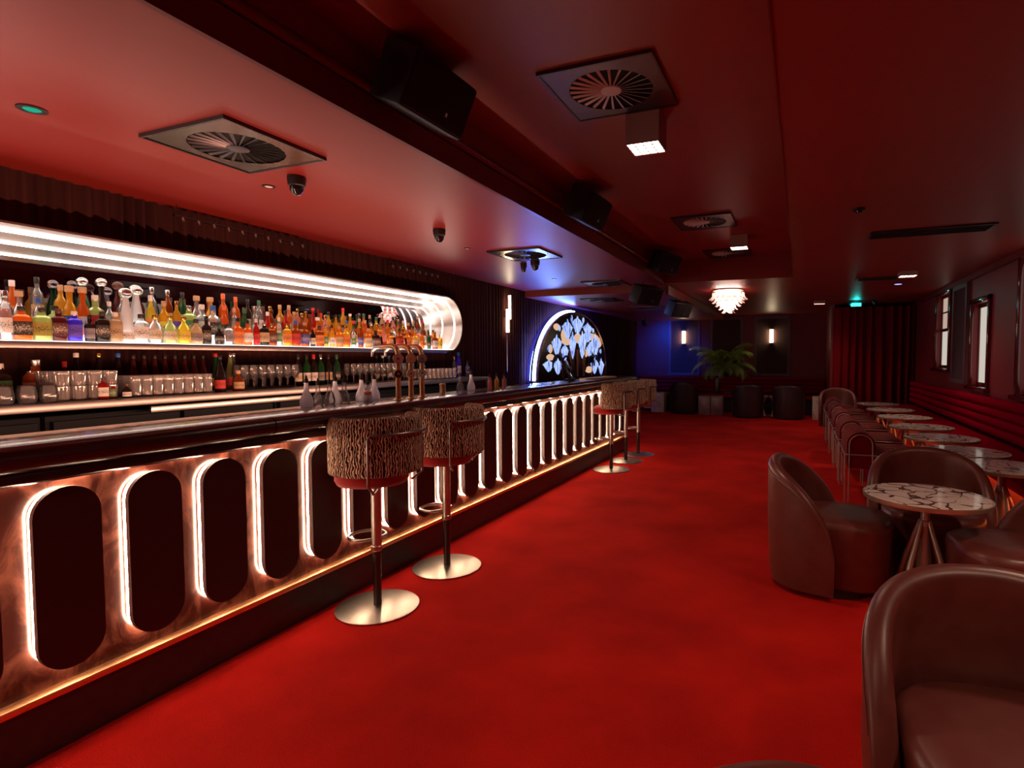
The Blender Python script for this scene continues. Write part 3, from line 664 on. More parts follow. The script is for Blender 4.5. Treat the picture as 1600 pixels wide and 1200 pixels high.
# ------------------------------------------------------------------ bar stools
def make_stool():
    t = thing('bar_stool', 'x', 'bar stool', group='swivel bar stools along the bar')
    obj('base_plate', lathe(BM(), [(.222, 0), (.225, .003), (.225, .009), (.21, .013), (.03, .018)], 48), 'brushed_nickel', t, smooth=30)
    obj('inner_post', cyl(BM(), (0, 0, .015), (0, 0, .36), .022, n=24), 'black_steel', t)
    obj('outer_post', cyl(BM(), (0, 0, .34), (0, 0, .70), .027, n=24), 'chrome', t)
    obj('collar', lathe(BM(), [(.028, .325), (.032, .33), (.032, .35), (.028, .355)], 24), 'steel', t)
    # footrest: ring reaching forward (+X local)
    pts = [(.02, -.018, .385)]+[(.105+.10*math.cos(a), .10*math.sin(a), .385) for a in [-2.3+4.6*k/20 for k in range(21)]]+[(.02, .018, .385)]
    obj('footrest', tube(BM(), pts, .009, 10), 'chrome', t, smooth=60)
    obj('seat', lathe(BM(), [(.12, .700), (.185, .705), (.198, .73), (.194, .775), (.16, .80), (.002, .805)], 40, c=(.036, 0, 0)), 'red_velvet_seat', t, smooth=60)
    # barrel back, arc centred on -X, open towards +X
    b = BM(); uv = b.loops.layers.uv.new('UVMap'); A0 = 1.78; n = 48; R0, R1 = .252, .205; prof = []
    zlo, zhi = .775, 1.085
    for k in range(17):
        a = 2*PI*k/16
    # rounded rectangular section: list of (r, z)
    cr = .022; sec = []
    for (cx, cz, a0) in ((R0-cr, zlo+cr, -PI/2), (R0-cr, zhi-cr, 0), (R1+cr, zhi-cr, PI/2), (R1+cr, zlo+cr, PI)):
        for q in range(5): a = a0+PI/2*q/4; sec.append((cx+cr*math.cos(a), cz+cr*math.sin(a)))
    rings = []
    for i in range(n+1):
        th = PI-A0+2*A0*i/n; e = min(1, (min(i, n-i)+.0)/1.6); sh = .62+.38*math.sqrt(1-(1-e)**2) if e < 1 else 1
        rm, zm = (R0+R1)/2, (zlo+zhi)/2; top_drop = -.0
        rings.append([b.verts.new(((rm+(r-rm)*sh)*math.cos(th), (rm+(r-rm)*sh)*math.sin(th), zm+(z-zm)*(1-(1-sh)*.15))) for r, z in sec])
    per = [0]
    for k in range(len(sec)): r0, z0 = sec[k]; r1, z1 = sec[(k+1) % len(sec)]; per.append(per[-1]+math.hypot(r1-r0, z1-z0))
    m = len(sec)
    for i in range(n):
        for k in range(m):
            f = b.faces.new((rings[i][k], rings[i+1][k], rings[i+1][(k+1) % m], rings[i][(k+1) % m]))
            us = (i/n*1.1, (i+1)/n*1.1, (i+1)/n*1.1, i/n*1.1); vs = (per[k], per[k], per[k+1], per[k+1])
            for l, u_, v_ in zip(f.loops, us, vs): l[uv].uv = (u_, v_)
    b.faces.new(rings[0][::-1]); b.faces.new(rings[-1])
    obj('barrel_back', b, 'wavy_boucle', t, smooth=60)
    # steel rail: rises behind and sweeps round one side
    R = .264; q0 = .62; pts = [(-.10, .05, .69), (-.20, .12, .695), (-R*math.cos(q0), R*math.sin(q0), .74), (-R*math.cos(q0), R*math.sin(q0), .98)]
    pts += [(-R*math.cos(a), R*math.sin(a), 1.0) for a in [q0-.05-.16*k for k in range(13)]]
    a = q0-.05-.16*12; pts += [(-R*math.cos(a), R*math.sin(a), .98), (-R*math.cos(a), R*math.sin(a), .74), (-.20*math.cos(a), .20*math.sin(a), .70)]
    obj('steel_rail', tube(BM(), pts, .008, 10), 'dark_chrome', t, smooth=60)
    return t
st = make_stool()
SPOT = [(-2.175, 2.44, 2.78), (-2.165, 3.09, 2.90), (-2.16, 6.57, 3.14), (-2.16, 7.2, 3.14), (-2.14, 7.75, 3.14)]
SL = ['patterned barrel-back bar stool nearest the camera', 'patterned bar stool just behind the nearest stool', 'patterned bar stool, nearest of the three far stools', 'patterned bar stool, middle of the three far stools', 'patterned bar stool at the far end of the bar']
for i, (x, y, rz) in enumerate(SPOT):
    o = st if i == 0 else dup(st)
    o.location = (x, y, 0); o.rotation_euler = (0, 0, rz); o['label'] = SL[i]

# ------------------------------------------------------------------ tub chairs
def make_tub(name, mat, label, group):
    """faces +X; back shell round the rear"""
    t = thing(name, label, 'armchair', group=group)
    A0 = 1.72; n = 48; HB, HE = .775, .27
    def rim(au): return HE+(HB-HE)*max(0, 1-au**2.3)**.62
    b = BM(); rings = []
    for i in range(n+1):
        u = -1+2*i/n; th = PI+u*A0; au = abs(u)
        h = rim(au)
        Ro, Ri, cr = .36, .29, .034
        tb = .94; sec = []   # bottom radius factor
        sec.append((Ro*.93, .03)); sec.append((Ro*.965, .12)); sec.append((Ro*1.0, h*.55)); sec.append((Ro, h-.06))
        for q in range(9):
            a = PI*q/8; sec.append(((Ro+Ri)/2+.035*math.cos(a), h-.035+.035*math.sin(a)))
        sec.append((Ri, h-.08)); sec.append((Ri+.004, min(h*.6, .40))); sec.append((Ri*.98, .03))
        sq = 1/(abs(math.cos(th))**2.6+abs(math.sin(th))**2.6)**(1/2.6)
        rings.append([b.verts.new((r*sq*math.cos(th)+.03, r*sq*math.sin(th), z)) for r, z in sec])
    m = len(rings[0])
    for i in range(n):
        for k in range(m): b.faces.new((rings[i][k], rings[i+1][k], rings[i+1][(k+1) % m], rings[i][(k+1) % m]))
    b.faces.new(rings[0][::-1]); b.faces.new(rings[-1])
    sh = obj('back_shell', b, mat, t, smooth=55)
    # piping seam near the rim, outside
    pts = []
    for i in range(2, n-1):
        u = -1+2*i/n; th = PI+u*A0; au = abs(u); h = rim(au)
        sq = 1/(abs(math.cos(th))**2.6+abs(math.sin(th))**2.6)**(1/2.6); r = .3615*sq
        pts.append((r*math.cos(th)+.03, r*math.sin(th), h-.045))
    obj('piping', tube(BM(), pts, .0022, 6), mat, sh)
    b = BM(); N_ = 40
    prof = [(.90, .05), (.97, .07), (.98, .36), (1.0, .40), (.98, .428), (.90, .445), (.5, .452), (.01, .455)]; rr = []
    for s, z in prof:
        ring = []
        for k in range(N_):
            a = 2*PI*k/N_; ca, sa = math.cos(a), math.sin(a); q = 1/(abs(ca)**3.0+abs(sa)**3.0)**(1/3.0)
            ring.append(b.verts.new((.06+.315*s*q*ca, .283*s*q*sa, z)))
        rr.append(ring)
    for A, B in zip(rr, rr[1:]):
        for k in range(N_): b.faces.new((A[k], A[(k+1) % N_], B[(k+1) % N_], B[k]))
    b.faces.new(rr[0][::-1]); b.faces.new(rr[-1])
    obj('seat', b, mat, t, smooth=50)
    b = BM(); lathe(b, [(.26, 0), (.27, .003), (.27, .05)], 36, c=(.03, 0, 0)); obj('plinth', b, 'black', t)
    return t
GA = 'brown leather tub chairs in the foreground'
tub = make_tub('tub_chair', 'brown_leather', 'brown leather tub chair left of the nearest marble table, seen side on', GA)
tub.location = (.16, 3.78, 0); tub.rotation_euler = (0, 0, -.12)
dup(tub, (.80, 4.22, 0), -PI/2-.05, 'brown leather tub chair behind the nearest marble table, facing the camera')
dup(tub, (1.13, 3.47, 0), PI+.12, 'brown leather tub chair right of the nearest marble table, cut by the frame')
dup(tub, (.54, 1.69, 0), -PI/2+.12, 'large brown leather tub chair in the bottom right foreground')
dup(tub, (.085, .605, 0), -.9, 'tub chair of which only the rim top shows at the bottom edge')
dup(tub, (.72, 12.4, 0), -PI/2, 'brown leather tub chair at the far end before the velvet curtain')
GD = 'dark tub chairs before the back banquette'
dt = make_tub('tub_chair', 'dark_leather', 'dark tub chair at left before the back banquette, edged in blue light', GD)
dt.location = (-2.68, 14.0, 0); dt.rotation_euler = (0, 0, PI/2)
dup(dt, (-1.12, 13.6, 0), PI/2+.1, 'dark tub chair between the twin cube tables and the marble side tables')
dup(dt, (-.22, 13.6, 0), PI/2-.1, 'dark tub chair at right before the back banquette')

# ------------------------------------------------------------------ marble tables
def make_table():
    t = thing('marble_table', 'x', 'table', group='round marble tables by the banquette')
    obj('marble_top', lathe(BM(), [(.288, .700), (.290, .702), (.290, .722), (.286, .725)], 56), 'veined_marble', t)
    b = BM(); lathe(b, [(.290, .694), (.297, .695), (.2985, .700), (.2985, .721), (.2905, .7225)], 56); obj('metal_band', b, 'brass_band', t)
    obj('column', lathe(BM(), [(.045, .0), (.042, .006), (.036, .30), (.022, .54), (.020, .69), (.06, .696)], 24), 'satin_nickel', t)
    obj('collar', lathe(BM(), [(.026, .52), (.030, .525), (.030, .56), (.024, .565)], 24), 'satin_nickel', t)
    for k in range(4):
        a = PI/4+PI/2*k+.35; c_, s_ = math.cos(a), math.sin(a)
        obj('leg', tube(BM(), [(.022*c_, .022*s_, .56), (.10*c_, .10*s_, .30), (.170*c_, .170*s_, .006)], [.011, .016, .020], 12), 'satin_nickel', t, smooth=60)
    return t
pm('brass_band', (.50, .37, .26), .32, metal=.65)
tb = make_table()
TB = [(.665, 3.60, 0, 'round marble table with strong dark veins, nearest, among brown tub chairs'), (1.34, 4.77, 0, 'round marble table half hidden behind the nearest table'), (1.265, 5.44, 0, 'third round marble table from the camera'), (1.275, 6.29, 0, 'fourth round marble table from the camera'),
      (1.265, 7.2, 0, 'pale round marble table at the middle of the row, brightest top'), (1.27, 8.3, 0, 'round marble table third from the far end of the row'), (1.25, 9.4, 0, 'round marble table second from the far end of the row'), (1.21, 10.5, 0, 'furthest round marble table, before the velvet curtain')]
for i, (x, y, z, l) in enumerate(TB):
    o = tb if i == 0 else dup(tb)
    o.location = (x, y, z); o.rotation_euler = (0, 0, .7*i); o['label'] = l
    if i == 0: o.scale = (1.05, 1.05, .87); o.rotation_euler = (0, 0, -.35)

# ------------------------------------------------------------------ striped chairs
def make_striped():
    t = thing('striped_chair', 'x', 'chair', group='row of striped chairs beside the tables')
    W = .40   # half width in y
    # back bolster: lying half-round roll on a box, along y
    sec = [(-.112, .33), (.112, .33)]+[(.122*math.cos(a), .555+.125*math.sin(a)) for a in [PI*k/12 for k in range(13)]]
    obj('roll_back', prism(BM(), sec, lambda a, b_, q: (a, q, b_), -W, W), 'striped_velvet', t, smooth=40)
    sec = [(.10, .30), (.50, .30)]+[(.50+.035*math.sin(a), .43+.035-.035*math.cos(a)+.0 if False else .43+.035*math.sin(a)) for a in [0]]+[(.50, .465), (.47, .48), (.10, .475)]
    obj('seat', prism(BM(), [(.10, .30), (.49, .30), (.525, .33), (.53, .43), (.51, .465), (.47, .48), (.10, .475)], lambda a, b_, q: (a, q, b_), -W, W), 'striped_velvet', t, smooth=40)
    obj('under_roll', prism(BM(), [(.30+.19*math.cos(a), .19+.15*math.sin(a)) for a in [2*PI*k/20 for k in range(20)]], lambda a, b_, q: (a, q, b_), -W+.05, W-.05), 'oxblood_velvet', t, smooth=40)
    for s in (-1, 1):
        y = s*(W+.012); pts = [(-.10, y, 0), (-.10, y, .56)]+[(-.10*math.cos(a), y, .56+.10*math.sin(a)) for a in [PI*k/12 for k in range(1, 12)]]+[(.10, y, .56), (.10, y, 0)]
        obj('arched_leg', tube(BM(), pts, 0.0058, 8), 'satin_frame', t, smooth=60)
        obj('rear_leg', tube(BM(), [(-.14, y, .465), (-.135, y, 0)], 0.0058, 8), 'satin_frame', t)
        obj('side_rail', tube(BM(), [(-.14, y, .465), (.50, y, .465), (.52, y, .44), (.52, y, 0)], 0.0058, 8), 'satin_frame', t)
    obj('rear_rail', tube(BM(), [(-.14, -W-.012, .465), (-.14, W+.012, .465)], 0.0058, 8), 'satin_frame', t)
    return t
sc_ = make_striped()
LS = ['striped velvet chair with arched chrome frame, nearest of the row', 'second striped velvet chair from the camera in the row', 'striped velvet chair at the middle of the row', 'second striped velvet chair from the far end of the row', 'furthest striped velvet chair of the row']
for i, y in enumerate((6.35, 7.38, 8.5, 9.6, 10.75)):
    o = sc_ if i == 0 else dup(sc_)
    o.location = (.555, y, 0); o['label'] = LS[i]

# ------------------------------------------------------------------ right banquette
def rolls(name, parent, xs, z0, n, dz, r, y0, y1, mat):
    for k in range(n):
        b = BM(); z = z0+dz*(k+.5)
        prism(b, [(xs-.01*k+r*math.cos(a)*1.0, z+dz*.5*math.sin(a)) for a in [2*PI*q/16 for q in range(16)]], lambda a, b_, q: (a, q, b_), y0, y1)
        obj(name, b, mat, parent, smooth=50)
bq = thing('banquette', 'long red velvet banquette with horizontal rolls under the right windows', 'banquette', (1.8, 5, 0))
def q(o): o.location = (-1.8, -5, 0); return o
for k in range(4):
    z = .52+.105*k+.05
    q(obj('back_roll', prism(BM(), [(2.05-.0*k+.055*math.cos(a), z+.053*math.sin(a)) for a in [2*PI*j/16 for j in range(16)]], lambda a, b_, t_: (a, t_, b_), -1.5, 12.6), 'oxblood_velvet', bq, smooth=50))
q(obj('seat', box(BM(), 1.47, 2.10, -1.5, 12.6, .40, .48, .03, 4), 'oxblood_velvet', bq))
q(obj('base', box(BM(), 1.62, 2.14, -1.5, 12.6, 0, .40), 'base_lacquer', bq)) if 'base_lacquer' in MATS else None
pm('base_lacquer', (.55, .10, .05), .5)
q(obj('base', box(BM(), 1.62, 2.14, -1.5, 12.6, 0, .40), 'base_lacquer', bq))
q(obj('light_strip', box(BM(), 1.585, 1.60, -1.4, 12.5, .385, .397), 'warm_orange', bq))

# back banquette
bk = thing('banquette', 'dark red rolled banquette along the back wall under the palm', 'banquette', (-1.6, 14.9, 0))
def q2(o): o.location = (1.6, -14.9, 0); return o
for k in range(4):
    z = .50+.10*k+.05
    q2(obj('back_roll', prism(BM(), [(14.99+.06*math.cos(a), z+.051*math.sin(a)) for a in [2*PI*j/16 for j in range(16)]], lambda a, b_, t_: (t_, a, b_), -4.1, .58), 'oxblood_velvet', bk, smooth=50))
q2(obj('seat', box(BM(), -4.1, .58, 14.45, 15.05, .38, .46, .03, 4), 'oxblood_velvet', bk)); q2(obj('base', box(BM(), -4.1, .58, 14.6, 15.1, 0, .38), 'dark_leather', bk))
q2(obj('divider_post', box(BM(), -2.04, -1.94, 14.78, 14.94, .46, .89, .01), 'black_steel', bk))
struct('trim_5', box(BM(), -4.2, .58, 15.06, 15.40, 0, .90), 'trim_paint')
# cube tables
def cube_table(x, y, wd, h, mat, label):
    t = thing('cube_table', label, 'side table', (x, y, 0), group='low stone side tables before the back banquette')
    obj('table_top', box(BM(), -wd/2, wd/2, -wd/2, wd/2, h-.03, h, .004), mat, t)
    obj('table_block', box(BM(), -wd/2+.004, wd/2-.004, -wd/2+.004, wd/2-.004, 0, h-.03, .004), mat, t)
stone('pale_stone', (.62, .56, .53), (.40, .34, .34), 5, .3); stone('dusky_stone', (.22, .13, .13), (.30, .18, .17), 5, .3)
cube_table(-3.35, 14.1, .34, .50, 'pale_stone', 'white stone side table at far left, behind the last bar stool')
cube_table(-2.16, 13.95, .29, .45, 'dusky_stone', 'left of the twin dusky square side tables under the palm'); cube_table(-1.86, 13.95, .29, .45, 'dusky_stone', 'right of the twin dusky square side tables under the palm')
def trumpet(x, y, label):
    t = thing('pedestal_table', label, 'side table', (x, y, 0), group='low stone side tables before the back banquette')
    obj('table_top', lathe(BM(), [(.14, .45), (.15, .455), (.15, .475), (.145, .48)], 28), 'pale_stone', t); obj('pedestal', lathe(BM(), [(.11, 0), (.10, .02), (.055, .20), (.06, .30), (.12, .45)], 28, power=2), 'pale_stone', t)
trumpet(-.85, 14.1, 'left of the pair of white waisted tables between two dark tub chairs'); trumpet(-.53, 14.1, 'right of the pair of white waisted tables between two dark tub chairs')
cube_table(.38, 13.7, .22, .52, 'pale_stone', 'white stone side table beside the end of the striped chairs')

# ------------------------------------------------------------------ palm
pt = thing('potted_palm', 'green arching palm in a dark pot on the back banquette ledge', 'plant', (-1.83, 15.20, .90))
obj('pot', lathe(BM(), [(.09, 0), (.11, .02), (.135, .16), (.14, .20), (.13, .21), (.12, .19), (.01, .18)], 24), 'black_gloss', pt)
def leafmat():
    m, t, b_ = nt('palm_leaf'); co = coords(t); n = N(t, 'ShaderNodeTexNoise', Scale=6.0); t.links.new(co, n.inputs['Vector'])
    r = ramp(t, n.outputs['Fac'], [(.3, (.18, .32, .04)), (.7, (.55, .78, .14))]); t.links.new(r.outputs[0], b_.inputs['Base Color']); b_.inputs['Roughness'].default_value = .45
leafmat()
rp = random.Random(4)
for k in range(24):
    az = -PI*k/23+rp.uniform(-.15, .15); L = rp.uniform(.85, 1.2); el = rp.uniform(1.0, 1.5) if k % 3 else rp.uniform(.5, .9)
    if math.sin(az) > .15: az = -.1
    pts = [Vector((0, 0, .22))]; e = el; dr = rp.uniform(.11, .19)
    for j in range(12):
        e -= dr*(.5+j/9); st_ = L/12*(1 if math.sin(az) > -.5 else .8)
        pts.append(pts[-1]+Vector((math.cos(az)*math.cos(e), math.sin(az)*math.cos(e), math.sin(e)))*st_)
    fr = BM(); tube(fr, pts, [.008*(1-.7*j/12) for j in range(13)], 5)
    side = Vector((-math.sin(az), math.cos(az), 0))
    for j in range(2, 13):
        for s in (-1, 1):
            for h_ in (0, .5):
                p = pts[j-1].lerp(pts[j], h_); d = (pts[j]-pts[j-1]).normalized(); l = .24*math.sin(PI*(j-1)/12.5)+.07
                tip = p+(side*s*.8+d*.6).normalized()*l+Vector((0, 0, -.09*l/.2)); mid = (p+tip)/2+Vector((0, 0, .015)); wv = d*.012
                v = [fr.verts.new(x) for x in (p, mid+wv, tip, mid-wv)]; fr.faces.new(v)
    for v in fr.verts: v.co.y = min(v.co.y, .10)
    obj('frond', fr, 'palm_leaf', pt, smooth=0)

# ------------------------------------------------------------------ flower arch
ar = thing('flower_arch', 'big domed stained glass panel of blue lilies edged with blue neon', 'artwork', (-4.2, 10.3, .9))
def aobj(n, b, m, **k): return at(ar, obj(n, b, m, ar, **k))
def dome(a, hgt, n=40, yc=10.3, z0=1.0, zb=.6):
    return [(yc+a, zb)]+[(yc+a*math.copysign(abs(math.cos(t))**.92, math.cos(t)), z0+hgt*math.sin(t)**.95) for t in [PI*k/n for k in range(n+1)]]+[(yc-a, zb)]
pm('navy_lacquer', (.008, .010, .030), .2, coat=.5); pm('copper_mirror', (.42, .20, .13), .25, metal=1)
aobj('backboard', prism(BM(), dome(1.77, 1.25), fX, -4.24, -4.12), 'navy_lacquer')
O = dome(1.80, 1.28); I = dome(1.765, 1.245)
aobj('copper_rim', ringstrip(BM(), O, I, fX, -4.24, -4.09), 'copper_mirror')
P = [p for p in dome(1.815, 1.295) if p[0] < 10.35 and p[1] > .8]; P2 = [(-4.17, y_, z_) for y_, z_ in P]
aobj('neon_tube', tube(BM(), P2, .020, 10), 'led_bluewhite', smooth=60)
P3 = [(-4.275, y_, z_) for y_, z_ in dome(1.71, 1.19) if z_ > .8]
aobj('added_aura_tube', tube(BM(), P3, .016, 8), 'led_blue', smooth=60)  # second tube added out of sight behind the board for the blue aura
def lily(cy, cz, w_, h_):
    out = [(0, -.5), (.16, -.38), (.30, -.15), (.50, .12), (.34, .20), (.24, .30), (.10, .34), (0, .5), (-.10, .34), (-.24, .30), (-.34, .20), (-.50, .12), (-.30, -.15), (-.16, -.38)]
    return [(cy+a*w_, cz+b_*h_) for a, b_ in out]
LILY = [(10.36, 2.03, 0.52, 0.34), (9.84, 1.93, 0.44, 0.35), (10.93, 1.98, 0.49, 0.25), (9.34, 1.62, 0.4, 0.35), (11.39, 1.65, 0.52, 0.45), (8.98, 1.25, 0.41, 0.2), (9.39, 1.23, 0.38, 0.27), (11.36, 1.22, 0.43, 0.32), (11.78, 1.19, 0.35, 0.33), (9.71, 1.49, 0.32, 0.31), (10.1, 1.63, 0.31, 0.48), (10.62, 1.65, 0.38, 0.5), (11.06, 1.55, 0.36, 0.31), (10.93, 1.83, 0.49, 0.22)]
for a in LILY: aobj('lily', prism(BM(), lily(a[0], a[1], a[2]*1.18, a[3]*1.12), fX, -4.12, -4.112), 'lily_glass')
def leafshape(cy, cz, w_, h_): return [(cy+w_/2*math.cos(a)*abs(math.cos(a))**.3, cz+h_/2*math.sin(a)) for a in [2*PI*k/12 for k in range(12)]]
for a in [(10.05, 2.15, 0.08, 0.13), (10.68, 2.15, 0.09, 0.12), (9.46, 1.93, 0.09, 0.11), (8.98, 1.55, 0.09, 0.1), (11.73, 1.53, 0.1, 0.1), (11.26, 1.97, 0.09, 0.09)]: aobj('bud', prism(BM(), leafshape(*a), fX, -4.12, -4.110), 'lily_glass')
for a in [(9.34, 1.95, 0.3, 0.13), (9.69, 1.81, 0.32, 0.28), (9.8, 1.70, 0.51, 0.15), (10.38, 1.78, 0.4, 0.21), (11.16, 1.83, 0.92, 0.15), (11.65, 1.72, 0.35, 0.22), (10.79, 1.48, 0.35, 0.17), (9.06, 1.55, 0.19, 0.16), (9.06, 1.40, 0.35, 0.12), (11.02, 1.14, 0.49, 0.14)]:
    aobj('peach_leaf', prism(BM(), leafshape(*a), fX, -4.12, -4.116), 'peach_glass')
for a in [(10.06, 1.31, 0.5, 0.42), (10.36, 1.33, 0.32, 0.55), (10.71, 1.26, 0.34, 0.38), (10.38, 2.25, 0.65, 0.09)]: aobj('copper_leaf', prism(BM(), leafshape(*a), fX, -4.12, -4.115), 'copper_mirror')
for (y_, z_, dy) in [(10.35, 1.3, 0), (10.02, 1.28, -.08), (9.61, 1.24, -.16), (10.69, 1.26, .07), (11.15, 1.25, .16)]:
    aobj('stem', tube(BM(), [(-4.108, y_+dy*.0, 1.02), (-4.108, y_+dy, 1.55)], .009, 6), 'brass')
for (y_, r_) in ((9.35, .22), (11.4, .22), (9.75, .2), (11.1, .2)):
    aobj('dark_stem', tube(BM(), [(-4.107, y_+r_*math.cos(a), 1.22+r_*math.sin(a)) for a in [PI*k/12 for k in range(13)]], .022, 8), 'navy_lacquer', smooth=60)

# ------------------------------------------------------------------ sconces
def wall_tube(x, y, z0, z1, face, label, r=.03, rod=False):
    t = thing('wall_sconce', label, 'wall light', (x, y, z0), group='glowing tube wall lights')
    H_ = z1-z0; d = (.05, 0) if face == 'X' else (0, -.05)
    if rod:
        obj('glowing_tube', cyl(BM(), (.05, 0, .0), (.05, 0, H_*.62), r), 'tube_lamp', t); obj('glowing_tube', cyl(BM(), (.065, .045, H_*.36), (.065, .045, H_), r*.8), 'tube_lamp', t)
        obj('hanging_rod', tube(BM(), [(.05, -.02, 0), (.05, -.02, -.62)], .006, 8), 'steel', t); obj('mount', box(BM(), 0, .05, -.02, .02, H_*.4, H_*.6, .004), 'brass', t)
    else:
        obj('glowing_tube', cyl(BM(), (d[0], d[1], .03), (d[0], d[1], H_-.03), r), 'tube_lamp', t)
        for z in (0, H_-.03): obj('end_cap', cyl(BM(), (d[0], d[1], z), (d[0], d[1], z+.03), r*1.15), 'brass', t)
        obj('mount', box(BM(), -.03, .03, -.05, 0, H_*.45, H_*.55, .004), 'brass', t)
wall_tube(-4.29, 7.72, 1.79, 2.36, 'X', 'tall double tube wall light with a long rod on the brown curtain', .026, True)
wall_tube(-2.97, YB-.01, 1.75, 2.14, 'Y', 'glowing tube wall light on the blue-lit panel left of the palm', .045)
wall_tube(-.70, YB-.01, 1.75, 2.14, 'Y', 'glowing tube wall light on the panel right of the palm', .045)

# ------------------------------------------------------------------ chandelier
ch = thing('chandelier', 'tiered glass petal chandelier glowing pink white under the ceiling', 'chandelier', (-1.12, 9.55, ZL))
obj('ceiling_plate', lathe(BM(), [(.24, 0), (.25, -.004), (.25, -.02), (.22, -.025)], 32), 'brass', ch)
b = BM(); lathe(b, [(.002, -.03), (.20, -.04), (.19, -.10), (.13, -.19), (.06, -.28), (.002, -.31)], 16); obj('lamp_core', b, 'bulb_glow', ch)
for k in range(5):
    z = -.05-.052*k; R = .315-.057*k; n = max(5, int(22-4.0*k))
    obj('ring', tube(BM(), [(R*.80*math.cos(a), R*.80*math.sin(a), z) for a in [2*PI*j/24 for j in range(24)]], .005, 6, closed=True), 'brass', ch)
m, t_, b_ = nt('petal_glass'); b_.inputs['Base Color'].default_value = (1, .80, .76, 1); b_.inputs['Roughness'].default_value = .2; b_.inputs['Transmission Weight'].default_value = .0
b_.inputs['Emission Color'].default_value = (1, .46, .36, 1); b_.inputs['Emission Strength'].default_value = .45; b_.inputs['Subsurface Weight'].default_value = 0
for k in range(5):
    z = -.05-.055*k; R = .255-.05*k; n = max(5, int(18-3.2*k))
    for j in range(n):
        a = 2*PI*(j+.5*(k % 2))/n; wq = .030; pts = []
        f = BM(); rows = []
        for s in range(6):
            u = s/5; rr = R+.012*u+.055*max(0, u-.55)**1.2*2.2; zz = -.115*u+(.02*max(0, u-.8)); wd = wq*(.5+.7*math.sin(PI*min(1, u*.62+.1))); 
            rows.append([f.verts.new(((rr-.006*abs(e))*math.cos(a)-e*wd*math.sin(a), (rr-.006*abs(e))*math.sin(a)+e*wd*math.cos(a), z+zz)) for e in (-1, 0, 1)])
        for A, B in zip(rows, rows[1:]):
            for q_ in range(2): f.faces.new((A[q_], A[q_+1], B[q_+1], B[q_]))
        bmesh.ops.solidify(f, geom=f.faces[:], thickness=.004)
        obj('petal', f, 'petal_glass', ch, smooth=60)

# ------------------------------------------------------------------ ceiling diffusers
pm('vent_void', (.004, .004, .004), .9)
def make_vent(matn, vane, label):
    t = thing('air_diffuser', label, 'air vent', group='square swirl air diffusers')
    h = .297; n = 48; sq = []; ci = []
    for k in range(n):
        a = 2*PI*k/n; c_, s_ = math.cos(a), math.sin(a); m_ = max(abs(c_), abs(s_)); sq.append((h*c_/m_, h*s_/m_)); ci.append((.225*c_, .225*s_))
    obj('face_plate', ringstrip(BM(), sq, ci, fZ, -.014, -.002), matn, t, smooth=30)
    b = BM(); ringstrip(b, [(-.302, -.302), (.302, -.302), (.302, .302), (-.302, .302)], [(-.29, -.29), (.29, -.29), (.29, .29), (-.29, .29)], fZ, -.018, 0); obj('edge_trim', b, 'black_steel', t, smooth=0)
    obj('dark_throat', lathe(BM(), [(.228, -.003), (.226, -.0015), (.001, -.001)], 32), 'vent_void', t)
    b = BM()
    for k in range(24):
        a = 2*PI*k/24; c_, s_ = math.cos(a), math.sin(a); w_ = .0045
        V = [(.05, -w_, -.016), (.222, -w_*1.6, -.016), (.222, w_*1.6, -.010), (.05, w_, -.010)]
        vs = [b.verts.new((x*c_-y_*s_, x*s_+y_*c_, z)) for x, y_, z in V]+[b.verts.new((x*c_-y_*s_, x*s_+y_*c_, z+.0025)) for x, y_, z in V]
        for f in ((0, 1, 2, 3), (4, 7, 6, 5), (0, 4, 5, 1), (1, 5, 6, 2), (2, 6, 7, 3), (3, 7, 4, 0)): b.faces.new([vs[i_] for i_ in f])
    obj('vanes', b, vane, t, smooth=0)
    obj('hub', lathe(BM(), [(.001, -.021), (.035, -.020), (.055, -.016), (.055, -.008)], 28), vane, t)
    return t
steel('vent_bright', (.26, .18, .13), .22); steel('vent_grey', (.17, .14, .15), .38); pm('vane_pale', (.55, .48, .46), .4)
v1 = make_vent('vent_bright', 'vent_grey', 'polished swirl air diffuser in the ceiling over the near bar'); v1.location = (-2.77, 2.125, ZL)
dup(v1, (-2.76, 5.43, ZL), 0, 'polished swirl air diffuser over the bar, beside two cameras'); dup(v1, (-2.72, 8.02, ZL), 0, 'polished swirl air diffuser above the far end of the bar')
dup(v1, (-3.25, 9.35, ZB), 0, 'dark swirl air diffuser in the blue-lit lower ceiling'); dup(v1, (-2.9, 11.2, ZB), 0, 'furthest swirl air diffuser in the purple lower ceiling')
v2 = make_vent('vent_grey', 'vane_pale', 'large grey swirl air diffuser in the raised ceiling, nearest'); v2.location = (-.97, 2.93, ZT)
dup(v2, (-.97, 6.1, ZT), 0, 'grey swirl air diffuser in the raised ceiling behind the box lamp'); dup(v2, (-.95, 8.02, ZT), 0, 'grey swirl air diffuser in the raised ceiling nearest the chandelier')
def slot(x0, x1, y0, y1, z, label):
    t = thing('slot_vent', label, 'air vent', ((x0+x1)/2, (y0+y1)/2, z), group='slot air vents'); a, c_ = (x1-x0)/2, (y1-y0)/2
    obj('vent_frame', ringstrip(BM(), [(-a, -c_), (a, -c_), (a, c_), (-a, c_)], [(-a+.02, -c_+.02), (a-.02, -c_+.02), (a-.02, c_-.02), (-a+.02, c_-.02)], fZ, -.012, -.001), 'black_steel', t)
    obj('dark_throat', box(BM(), -a+.02, a-.02, -c_+.02, c_-.02, -.004, -.001), 'vent_void', t)
    b = BM()
    for k in range(4): box(b, -a+.02, a-.02, -c_+.02+(2*c_-.04)*(k+.7)/4.8, -c_+.028+(2*c_-.04)*(k+.7)/4.8, -.011, -.004)
    obj('slats', b, 'black', t)
